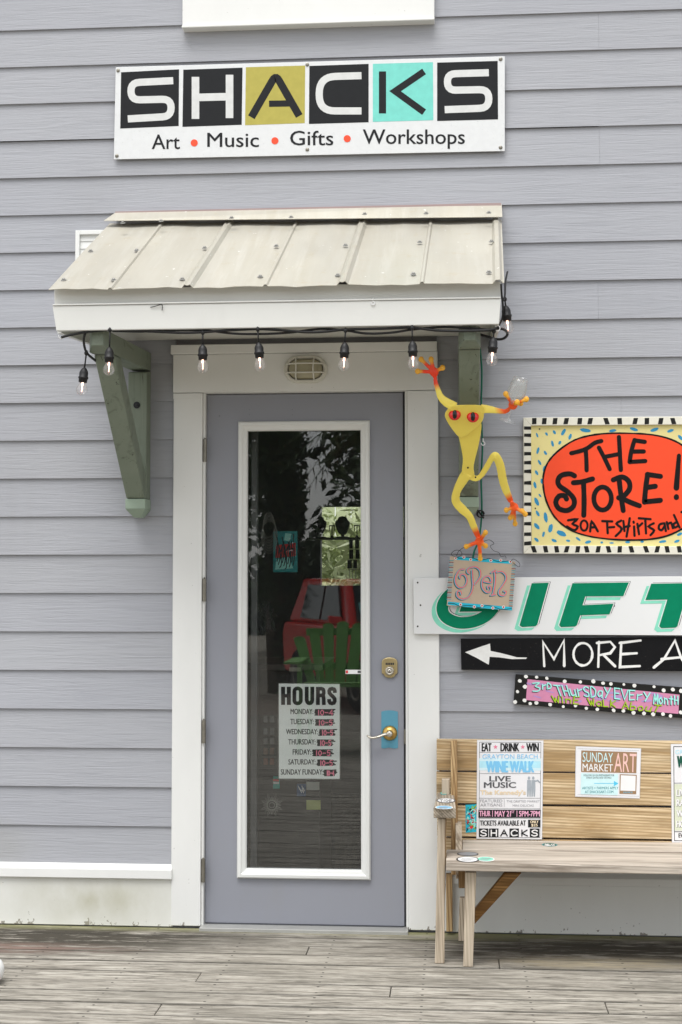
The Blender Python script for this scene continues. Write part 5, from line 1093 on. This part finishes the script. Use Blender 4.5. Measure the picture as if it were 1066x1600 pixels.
A.text('teal_print', 'ARTISTS + FARMERS APPLY', 570, 283, 750, 296, 1, .02); A.text('teal_print', 'AT SHACKSART.COM', 584, 302, 725, 315, 1, .02)
A.face('brown_print', [(757, 221), (841, 224), (838, 320), (755, 318)], 0); A.face('white_print', [(762, 226), (836, 229), (834, 304), (760, 302)], 1); A.text('cyan_print', 'FOLLOW US', 775, 307, 820, 315, 2, .01)
A.done(AM)
t, A = poster([(1012, 74), (1325, 74), (1325, 562), (1018, 560)], 'white poster with cream panel cut off by the right edge of the photo', 'poster')
A.line('black_print', [(1024, 84), (1315, 84), (1315, 552), (1028, 550)], 3, 0, closed=True); A.text('sky_tint', 'GR', 1032, 100, 1072, 122, 1, .0); A.text('green_print', 'W', 1040, 130, 1080, 190, 1, .06); A.line('black_print', [(1026, 265), (1315, 265)], 2, 0); A.face('cream_panel', [(1027, 270), (1314, 270), (1314, 500), (1028, 500)], 0)
for s__, y in (('LIV', 296), ('RA', 345), ('WI', 398), ('HO', 450)): A.text('grey_print', s__, 1037, y + 2, 1077, y + 36, 1, .09); A.text('white_print', s__, 1037, y, 1077, y + 34, 2, .05)
A.line('black_print', [(1028, 506), (1315, 506)], 3, 0); A.text('black_print', 'EV', 1048, 514, 1072, 535, 1, .04); A.done(AM)
# small bright painted card
YC = BYF - .006; Q = [(727.5, 1257.5), (750, 1256.5), (750, 1299.5), (728, 1301)]
t = thing('art_card', 'small turquoise painted card with red swirls half behind the tall poster', 'painting', base_of(Q, YC)); Q = [W(x, y, -.1062) for x, y in Q]
bm = B(); hull(bm, Q, [p + Vector((0, .0009, 0)) for p in Q]); obj('card', bm, AM['turquoise_bands'], t)
A = Art(t, -.1062, 660, 1140, 120/1066); rd = random.Random(4)
for key, n in (('green_panel', 10), ('black_strokes', 10), ('red_print', 12), ('cyan_lettering', 10), ('lime_lettering', 5)):
    for i in range(n):
        x, y = rd.uniform(615, 740), rd.uniform(1065, 1390); A.line(key, [(x, y), (x + rd.uniform(-25, 25), y + rd.uniform(-25, 25)), (x + rd.uniform(-30, 30), y + rd.uniform(5, 45)), (x + rd.uniform(-20, 20), y + rd.uniform(0, 20))], rd.uniform(8, 15), 0 if key in ('green_panel', 'black_strokes') else 1, 3)
A.line('cyan_lettering', [(670, 1140), (700, 1110), (735, 1125), (720, 1165), (690, 1175)], 14, 2, 4); A.line('cyan_lettering', [(690, 1250), (720, 1255), (725, 1300), (690, 1310), (680, 1280), (700, 1270)], 12, 2, 4); A.ell('red_print', 680, 1355, 24, 22, 2, 12, 0, .1)
A.done(AM)
# white pot at the left edge of the deck
p = G(-22, 1537); bm = B(); lathe(bm, [(r*.9, h*.88) for r, h in ((.02, 0), (.05, .004), (.072, .022), (.08, .05), (.077, .075), (.066, .095), (.045, .108), (.001, .112))], Matrix.Translation((p.x, p.y, .003)), 28)
top('white_pot', bm, paint('white_glazed_ceramic', (.82, .82, .81), .15, .01), 'glossy white rounded object at the left edge of the deck', 'pot', smooth=True)
#PART3
# ================================================================== inside the shop, seen through the glass
def slabY(px0, py0, px1, py1, Y, th, bm=None):
    bm = bm or B(); a, b = W(px0, py1, Y), W(px1, py0, Y); return box(bm, min(a.x, b.x), max(a.x, b.x), Y, Y + th, min(a.z, b.z), max(a.z, b.z))
m_shelf = paint('dark_shelf_wood', (.05, .04, .035), .5, .2)
YI = RB - .35
zsf = W(530, 840.5, YI).z
bm = B(); box(bm, wx0 - .5, wx1 + .1, YI - .12, YI + .12, zsf - .012, zsf)
sh_ = top('wall_shelf', bm, m_shelf, 'thin dark display shelf across the bright rear window', 'shelf', bevel=.002)
def bust(px, label):
    k = (YI - CAM.y)/FPX; c = W(px, 840.5, YI); t = thing('necklace_bust', label, 'display bust', (c.x, YI, zsf))
    prof = [(0, -34), (6, -33), (8, -28), (12, -25), (11.5, -22), (9.5, -14), (6, -7), (1, -4)]
    pts = [(x, y) for x, y in prof] + [(-x, y) for x, y in reversed(prof[1:])]
    bm = B(); prism_y(bm, [(c.x + x*k, zsf - y*k) for x, y in pts], YI - .03, YI + .03); obj('bust_form', bm, m_black, t, bevel=.012)
    bm = B(); lathe(bm, [(.05, 0), (.05, .008), (.012, .012), (.010, .03)], Matrix.Translation((c.x, YI, zsf)), 14); obj('bust_foot', bm, m_black, t)
bust(535.5, 'dark necklace bust standing in the middle of the rear window shelf'); bust(499, 'dark necklace bust at the left end of the rear window shelf')
for px, lab in ((519, 'small black earring stand left of the middle necklace bust'), (558, 'small black earring stand right of the middle necklace bust')):
    c = W(px, 840, YI); bm = B(); box(bm, c.x - .022, c.x + .022, YI - .006, YI + .006, zsf + .085, zsf + .093); box(bm, c.x - .003, c.x + .003, YI - .003, YI + .003, zsf + .01, zsf + .085); lathe(bm, [(.014, 0), (.012, .006), (.003, .022)], Matrix.Translation((c.x, YI, zsf)), 12)
    for i in (-1, 1): box(bm, c.x + i*.018 - .003, c.x + i*.018 + .003, YI - .002, YI + .002, zsf + .05, zsf + .085)
    top('earring_stand', bm, m_black, lab, 'stand')
bm = B()
for px in (546, 551, 556, 561, 566): c = W(px, 842, YI - .1); d = W(px, 906, YI - .1); box(bm, c.x - .002, c.x + .002, YI - .104, YI - .1, d.z, c.z)
for py in (844, 858, 874, 890, 905): c = W(546, py, YI - .1); d = W(566, py, YI - .1); box(bm, c.x, d.x, YI - .1005, YI - .0965, c.z - .002, c.z + .002)
gr = thing('grid_rack', 'white wire grid rack with dark cards in front of the rear window', 'rack', (W(556, 906, YI - .1).x, YI - .1, W(556, 906, YI - .1).z)); obj('wire_grid', bm, m_wht, gr)
bm = B()
for px0, px1, py0, py1 in ((546, 551, 843, 857), (555, 561, 843, 857), (546, 552, 859, 873), (556, 562, 859, 873), (543, 550, 875, 888), (552, 558, 875, 888)): slabY(px0, py0, px1, py1, YI - .112, .004, bm)
obj('display_cards', bm, m_black, gr)
def fl(px0, py0, px1, py1, Y, col, name, label, cat, extra=None, rough=.6):
    t = thing(name, label, cat, ((W(px0, py1, Y).x + W(px1, py1, Y).x)/2, Y, W(px0, py1, Y).z)); obj('panel', slabY(px0, py0, px1, py1, Y, .006), paint('print_' + cat.replace(' ', '_') + str(len(MC)), col, rough, .15, 25), t)
    if extra:
        A = Art(t, Y); extra(A); A.done(AM)
def art1(A):
    A.face('red_print', [(432, 852), (462, 848), (462, 869), (430, 872)], 0)
    for i in range(14): A.line('black_strokes', [(430 + i*2.2, 834 + (i*7) % 30), (434 + i*2, 846 + (i*11) % 40), (431 + i*2.1, 872 + (i*5) % 18)], 1.6, 1, 3)
    A.face('cyan_lettering', [(446, 833), (456, 834), (452, 846), (444, 844)], 1); A.face('cyan_lettering', [(432, 874), (452, 870), (458, 888), (430, 890)], 1)
fl(427, 830, 465, 894, .55, (.02, .30, .32), 'hanging_painting', 'turquoise and red painted panel hanging just inside the door', 'painting', art1)
def art2(A): A.rect('red_print', 427, 1217, 436, 1221, 0); A.rect('white_print', 427, 1222, 436, 1225, 0)
fl(427, 1213, 437, 1232, .35, (.05, .42, .36), 'postcard', 'small teal and red card left of the hours notice', 'card', art2)
def art3(A):
    for i in range(5): A.line('white_print', [(466 + i*2, 1228 + i % 3*3), (470 + i*1.5, 1236 + i % 2*3)], 1, 0)
fl(464, 1225, 478, 1244, .38, (.03, .08, .2), 'postcard', 'small dark blue card below the hours notice', 'card', art3)
fl(479, 1222, 499, 1234, .38, (.45, .47, .45), 'postcard', 'small pale grey card below the hours notice', 'card')
fl(479, 1250.5, 501, 1265, .38, (.42, .46, .16), 'postcard', 'small olive yellow card low behind the door glass', 'card')
# counter that the cards stand against, items on it
zc = W(430, 1036, .5).z
ct = thing('display_counter', 'dark display counter just inside the door', 'counter', (W(430, 1036, .5).x, .75, 0))
x0, x1 = W(383, 1100, .4).x, W(505, 1100, .4).x
bm = B(); box(bm, x0, x1, .40, 1.1, zc - .03, zc); obj('counter_top', bm, m_shelf, ct, bevel=.003)
bm = B(); box(bm, x0 + .02, x1 - .02, .44, 1.08, 0, zc - .031); obj('counter_body', bm, paint('near_black_cabinet', (.02, .017, .016), .6), ct)
bm = B(); slabY(452, 1043, 470, 1049, .394, .006, bm); obj('drawer_pull', bm, m_hinge, ct)
rd = random.Random(9); i = 0
for py in (1124, 1143, 1158, 1174, 1190):
    for px in (415, 425):
        i += 1; col = ((.5, .5, .5), (.42, .43, .45), (.4, .4, .42), (.45, .25, .18), (.5, .16, .08))[(i-1)//2]
        bm = B(); slabY(px - 3.4, py - 5, px + 3.4, py + 5, .425, .012, bm)
        col = tuple(c*.5 for c in col); top('hanging_trinket', bm, paint('trinket%d' % ((i-1)//2), col, .5, .3, 60), 'tiny trinket hanging in the rows on the dark counter front', 'trinket', 'trinkets in rows inside the door', bevel=.002)
# metal sun hung on the glass, hoop, black wreath
c = W(425, 1258, .04); R_ = 17*.00295; bm = B()
for k in range(16):
    a = 2*pi*k/16; r1 = R_*(1.05 if k % 2 else .85); P_ = [(c.x + r*cos(a + d), c.z + r*sin(a + d)) for r, d in ((R_*.42, -.14), (r1*.75, -.10), (r1, 0), (r1*.75, .10), (R_*.42, .14))]
    tube(bm, [(x, .04, z) for x, z in P_], .0009, 5)
tube(bm, [(c.x + R_*.42*cos(2*pi*i/24), .04, c.z + R_*.42*sin(2*pi*i/24)) for i in range(25)], .0012, 6); tube(bm, [(c.x + R_*.25*cos(2*pi*i/20), .04, c.z + R_*.25*sin(2*pi*i/20)) for i in range(21)], .001, 6)
top('sun_ornament', bm, paint('pewter_wire', (.35, .35, .32), .4, metal=.6), 'pale metal sun ornament hanging low inside the door glass', 'ornament')
c = W(420, 820, .4); bm = B()
for k in range(7): tube(bm, smooth_path([(c.x + (.028 + .002*k)*cos(t), .4 + .004*k, c.z + (.062 + .003*k)*sin(t) - .01*k) for t in [2*pi*i/12 for i in range(12)]], 3, True), .0014, 5)
top('bead_necklaces', bm, paint('pale_beads', (.28, .27, .25), .4), 'loop of pale bead necklaces hanging inside the door', 'necklaces')
c = W(414, 962, .4); bm = B()
for k in range(150):
    a = rd.uniform(0, 2*pi); r = rd.uniform(.015, .045); p = Vector((c.x + r*cos(a), .4 + rd.uniform(-.02, .02), c.z + 1.6*r*sin(a))); bar(bm, p, p + Vector((rd.uniform(-.02, .02), rd.uniform(-.01, .01), rd.uniform(-.05, .0))), .004, .002, (0, 1, 0))
top('dark_tassel', bm, m_black, 'dark tasselled hanging inside the left of the door glass', 'hanging')
bm = B(); xa, xb = W(392, 900, .3).x, W(402, 900, .3).x; box(bm, xa, xb, .30, .34, -.003, 2.89)  # added bar, put in for the pale strip in the door glass
top('interior_post', bm, paint('grey_bar_paint', (.22, .22, .23), .5), 'slim grey post at the left just inside the door', 'post', bevel=.004)
# greenery behind the rear window
def leaves(bm, c, rad, n, size, seed, flat=1.0, shell=.35, droop=0):
    r = random.Random(seed)
    for i in range(n):
        d = Vector((r.gauss(0, 1), r.gauss(0, 1), r.gauss(0, 1)));
        if d.length < 1e-3: continue
        d.normalize(); q = r.uniform(shell, 1)**.6 * (1 + .22*sin(d.x*5 + seed) * cos(d.z*4 + seed*2)); p = Vector(c) + Vector((d.x*rad[0]*q, d.y*rad[1]*q, d.z*rad[2]*q))
        a = Vector((r.uniform(-1, 1), r.uniform(-1, 1), r.uniform(-1, .5) - droop)).normalized(); b = a.cross(Vector((r.uniform(-1, 1), r.uniform(-1, 1), r.uniform(-1, 1)))).normalized(); s = size*r.uniform(.6, 1.4)
        v = [bm.verts.new(p + o) for o in (-a*s, b*s*.38*flat, a*s, -b*s*.38*flat)]; bm.faces.new(v)
m_lime = leafmat('lime_leaves', (.52, .60, .32), (.78, .82, .55))
hx = (wx0 + wx1)/2
hg = thing('garden_shrub', 'pale lime garden shrub seen bright through the rear window', 'shrub', (hx, RB + 1.7, -.22))
bm = B()
for k in range(5): leaves(bm, (hx - 1.4 + k*.7, RB + 1.9 + .2*(k % 2), 1.2), (.6, .5, 1.3), 2600, .08, 30 + k, .6, .3)
obj('foliage', bm, m_lime, hg)
bm = B()
for k in range(5): tube(bm, [(hx - 1.4 + k*.7, RB + 1.8, -.25), (hx - 1.38 + k*.7, RB + 1.8, 1.6)], [.03, .012], 6)
obj('stems', bm, paint('grey_bark', (.12, .1, .08), .9, .3), hg)

# ================================================================== what stands behind the photographer and shows in the glass
XM = lambda px, d: W(px, 900, d).x
ZM = lambda px, py, d: W(px, py, d).z
# tall green slatted deck chair
dch = 6.9; cx = XM(528, dch); cy = -dch - .05
m_grn = paint('green_chair_paint', (.20, .46, .12), .45, .12, 8, .05)
ch = thing('deck_chair', 'tall green slatted deck chair mirrored in the door glass', 'chair', (cx, cy, 0))
zt = ZM(520, 984, dch); zs_ = .62
for k in range(7):
    o = (k-3); tx = cx + o*.142; bx = cx + o*.088; h = zt + .05 - .016*o*o; bm = B()
    n = 8; pts = [(-.055 + .11*i/n) for i in range(n+1)]
    lo = [(bx - .042, cy - .28 + .0, zs_ - .05), (bx + .042, cy - .28, zs_ - .05)]
    front = [Vector(lo[0]), Vector(lo[1])] + [Vector((tx + x, cy - .55, h - .025*(x/.055)**2)) for x in reversed(pts)]
    hull(bm, front, [p + Vector((0, -.02, 0)) for p in front]); obj('back_slat', bm, m_grn, ch, bevel=.004)
for k in range(5): bm = B(); box(bm, cx - .30, cx + .30, cy - .22 + k*.105, cy - .13 + k*.105, zs_ - .02 + k*.008, zs_ + k*.008); obj('seat_slat', bm, m_grn, ch, bevel=.004)
for s in (-1, 1):
    bm = B(); box(bm, cx + s*.40 - .07, cx + s*.40 + .07, cy - .45, cy + .36, zs_ + .2, zs_ + .222); obj('arm', bm, m_grn, ch, bevel=.006)
    bm = B(); box(bm, cx + s*.34 - .018, cx + s*.34 + .018, cy + .18, cy + .28, .002, zs_ + .199); obj('leg', bm, m_grn, ch, bevel=.004)
    bm = B(); hull(bm, [(cx + s*.31 - .015, cy - .62, .002), (cx + s*.31 + .015, cy - .62, .002), (cx + s*.31 + .015, cy - .5, .002), (cx + s*.31 - .015, cy - .5, .002)], [(cx + s*.31 - .015, cy - .40, zs_ + .199), (cx + s*.31 + .015, cy - .40, zs_ + .199), (cx + s*.31 + .015, cy - .3, zs_ + .199), (cx + s*.31 - .015, cy - .3, zs_ + .199)]); obj('leg', bm, m_grn, ch, bevel=.004)
for z in (zs_ + .10, zs_ + .42): bm = B(); box(bm, cx - .36, cx + .36, cy - .335 - (z - zs_)*.45 - .02, cy - .325 - (z - zs_)*.45 - .035 - .02, z, z + .07); obj('back_rail', bm, m_grn, ch, bevel=.003)
# red car parked beyond the deck
m_red = paint('glossy_red_car', (.80, .03, .025), .18, .03, 3, 0, spec=.6); m_tint = paint('dark_car_glass', (.02, .035, .04), .06, .05, 3, 0, spec=.8); m_tyre = paint('black_tyre', (.02, .02, .02), .8)
dC = 12.5; corner = Vector((XM(660, dC), -dC, -.16))
ang = radians(68)        # heading of the bonnet, measured from +X towards the shop
Mc = Matrix.Translation(corner + Vector((-.3, -1.0, 0))) @ Matrix.Rotation(ang, 4, 'Z')
car = thing('parked_car', 'glossy red parked car mirrored in the door glass', 'car', Mc.translation)
def cpr(prof, w0, w1=None, y0=0): # profile in (x, z) extruded across y
    bm = B(); w1 = w1 or w0; hull(bm, [Mc @ Vector((x, -w0 + y0, z)) for x, z in prof], [Mc @ Vector((x, w0 + y0, z)) for x, z in prof]); return bm
obj('body', cpr([(-3.0, .42), (-3.02, .95), (-2.9, 1.10), (.1, 1.12), (1.05, 1.0), (1.35, .9), (1.42, .5), (1.36, .36), (-2.9, .36)], .89), m_red, car, bevel=.05, seg=3)
def frus(x0a, x1a, ya, za, x0b, x1b, yb, zb, bm=None):
    bm = bm or B(); hull(bm, [Mc @ Vector(p) for p in ((x0a, -ya, za), (x1a, -ya, za), (x1a, ya, za), (x0a, ya, za))], [Mc @ Vector(p) for p in ((x0b, -yb, zb), (x1b, -yb, zb), (x1b, yb, zb), (x0b, yb, zb))]); return bm
cab_ = obj('cabin', frus(-2.85, .18, .84, 1.11, -2.6, -.45, .70, 1.78), m_red, car, bevel=.05, seg=3)
bm = B(); Pq = lambda x, y, z: Mc @ Vector((x, y, z)); q = [Pq(.15, -.74, 1.17), Pq(.15, .74, 1.17), Pq(-.38, .63, 1.70), Pq(-.38, -.63, 1.70)]; nrm = (q[1]-q[0]).cross(q[3]-q[0]).normalized()
nrm = nrm if nrm.dot(Mc.to_3x3() @ Vector((1, 0, 1))) > 0 else -nrm
hull(bm, [p + nrm*.004 for p in q], [p + nrm*.016 for p in q]); obj('windscreen', bm, m_tint, cab_)
for s in (-1, 1):
    for xa, xb, xc, xd in ((-.15, -1.1, -.55, -1.08), (-1.2, -2.2, -1.18, -2.1)):
        bm = B(); q = [Pq(xa, s*.835, 1.17), Pq(xb, s*.835, 1.17), Pq(xd, s*.735, 1.68), Pq(xc, s*.735, 1.68)]; nn = (Mc.to_3x3() @ Vector((0, s, .2))).normalized(); hull(bm, [p + nn*.006 for p in q], [p + nn*.03 for p in q]); obj('side_window', bm, m_tint, cab_)
    bm = B(); ball(bm, Pq(1.30, s*.66, .80), .13, 1, 1, .7); obj('headlight', bm, paint('headlight_lens', (.7, .7, .7), .1, spec=.7), car, smooth=True)
    bm = B(); hull(bm, [Pq(-.05, s*.90, 1.14), Pq(.1, s*.90, 1.14), Pq(.1, s*1.08, 1.16), Pq(-.05, s*1.08, 1.16)], [Pq(-.05, s*.90, 1.24), Pq(.06, s*.90, 1.24), Pq(.06, s*1.08, 1.26), Pq(-.05, s*1.08, 1.26)]); obj('mirror', bm, m_red, car, bevel=.02)
    for x in (.62, -2.2):
        bm = B(); Mw = Mc @ Matrix.Translation((x, s*.80, .36)) @ Matrix.Rotation(radians(90), 4, 'X'); lathe(bm, [(.20, -.11), (.33, -.115), (.36, -.08), (.36, .08), (.33, .115), (.20, .11)], Mw, 28); wh = obj('wheel', bm, m_tyre, car, smooth=False)
        bm = B(); lathe(bm, [(.205, -.10), (.20, -.118), (.06, -.09), (.06, .09), (.20, .118), (.205, .10)], Mw, 20); obj('rim', bm, m_hinge, wh)
bm = B(); hull(bm, [Pq(1.405, -.5, .58), Pq(1.405, .5, .58), Pq(1.395, .5, .80), Pq(1.395, -.5, .80)], [Pq(1.43, -.5, .58), Pq(1.43, .5, .58), Pq(1.42, .5, .80), Pq(1.42, -.5, .80)]); obj('grille', bm, m_black, car, bevel=.01)
# trees beyond
m_bark = paint('brown_bark', (.09, .07, .05), .9, .3, 12, .3)
m_lf = leafmat('dark_green_leaves', (.018, .045, .014), (.05, .09, .03)); m_lf2 = leafmat('mid_green_leaves', (.03, .075, .02), (.09, .15, .04))
def tree(x, y, h, r, label, m, seed, n=2600, low=.25, sz=.22):
    t = thing('leafy_tree', label, 'tree', (x, y, -.22), 'trees behind the photographer'); rr = random.Random(seed)
    bm = B(); tube(bm, smooth_path([(x, y, -.3), (x + rr.uniform(-.1, .1), y, h*.3), (x + rr.uniform(-.2, .2), y, h*.8)], 4), [.22]*3 + [.16]*4 + [.06]*2, 8)
    for k in range(6):
        a = rr.uniform(0, 6.28); z = h*rr.uniform(.3, .6); tube(bm, [(x, y, z), (x + cos(a)*r*.6, y + sin(a)*r*.6, z + h*.2)], [.08, .02], 6)
    obj('trunk', bm, m_bark, t); bm = B()
    for k in range(7): leaves(bm, (x + rr.uniform(-.5, .5)*r, y + rr.uniform(-.5, .5)*r, h*(low + (1-low)*.5) + rr.uniform(-.35, .35)*h*(1-low)), (r*rr.uniform(.5, .8), r*rr.uniform(.5, .8), h*(1-low)*.32), n//7, sz, seed*10 + k)
    obj('crown', bm, m, t)
def XD(px, d): return XM(px, d)
tree(XD(438, 17), -17, 7.5, .5, 'dark tall tree mirrored at the left of the door glass', m_lf, 3, 9000, .06, .09)
tree(XD(300, 21), -21, 7, 1.6, 'mid green tree mirrored at the far left edge of the door glass', m_lf2, 4, 9000, .2, .1)
tree(XD(672, 19), -19, 7, 1.7, 'mid green tree mirrored at the right edge of the door glass', m_lf2, 5, 9000, .2, .1)
tree(XD(505, 30), -30, 2.3, 1.6, 'low dark tree mirrored far away above the red car', m_lf, 6, 2600, .1)
tree(XD(700, 26), -26, 8, 3, 'broad tree standing well behind the photographer on the right', m_lf, 7)
tree(XD(250, 26), -26, 8, 3, 'broad tree standing well behind the photographer on the left', m_lf2, 8)
tree(XD(560, 36), -36, 3.6, 1.6, 'rounded tree mirrored far away at the right of the glass', m_lf, 9, 2600, .1)
# palm whose fronds hang into the top right of the reflection
px_, py_ = XD(585, 13.5), -13.5
pt = thing('palm_tree', 'palm tree whose fronds are mirrored at the top of the door glass', 'tree', (px_, py_, -.22))
bm = B(); tube(bm, smooth_path([(px_, py_, -.3), (px_ + .05, py_, 1.2), (px_ + .15, py_, 2.6), (px_ + .2, py_, 3.9)], 4), .12, 10); obj('trunk', bm, m_bark, pt)
bm = B(); rr = random.Random(12)
for k in range(22):
    a = 2*pi*k/22 + rr.uniform(-.1, .1); el = rr.uniform(-.2, .9); Lf = rr.uniform(1.5, 2.0); P_ = []
    for i in range(15):
        s = i/14; P_.append(Vector((px_ + .2 + cos(a)*Lf*s*cos(el*(1-s)), py_ + sin(a)*Lf*s*cos(el*(1-s)), 3.9 + Lf*(s*sin(el) - .75*s*s))))
    tube(bm, P_, [.014*(1 - i/16) for i in range(15)], 5)
    for i in range(2, 15):
        d = (P_[i]-P_[i-1]).normalized(); sd_ = d.cross(Vector((0, 0, 1))).normalized()
        for s in (-1, 1):
            l = .5*sin(pi*(.15 + .8*i/14)); tip = P_[i] + (sd_*s*.75 + d*.6 + Vector((0, 0, -.35))).normalized()*l
            v = [bm.verts.new(q) for q in (P_[i] - d*.018, P_[i] + d*.018, tip)]; bm.faces.new(v)
obj('fronds', bm, m_lf2, pt)

# added band of trees that blocks bright low sky behind the photographer
bm = B()
for k in range(26): leaves(bm, (-40 + k*3.3, -44 + 3*sin(k*2.1), 1.0 + .4*sin(k*1.7)), (2.6, 2.0, 1.5), 420, .42, 200 + k, 1.0, .3)
fw_ = top('far_trees', bm, m_lf, 'dark band of trees far behind the photographer seen only as a reflection', 'wood'); fw_['kind'] = 'stuff'

fe = thing('added_backing_fence', 'pale green garden fence behind the shrub in the rear window', 'fence', (hx, RB + 3.6, -.22))  # added pale backing that brightens the gaps in the shrub
bm = B()
for k in range(36): box(bm, hx - 2.9 + k*.16, hx - 2.9 + k*.16 + .15, RB + 3.6, RB + 3.62, -.22, 2.6 + .0*k)
obj('pickets', bm, paint('pale_lime_backing', (.62, .68, .42), .7, .2, 3), fe)
bm = B(); box(bm, hx - 2.9, hx + 2.9, RB + 3.621, RB + 3.66, .4, .5); box(bm, hx - 2.9, hx + 2.9, RB + 3.621, RB + 3.66, 1.9, 2.0); obj('rails', bm, m_bark, fe)
bm = B(); q = [Pq(.06, -.66, 1.262), Pq(.06, .66, 1.262), Pq(-.11, .64, 1.43), Pq(-.11, -.64, 1.43)]; hull(bm, [p + nrm*.018 for p in q], [p + nrm*.022 for p in q]); obj('sunshade', bm, paint('teal_band', (.2, .55, .55), .4), cab_)  # flat teal band laid over the windscreen
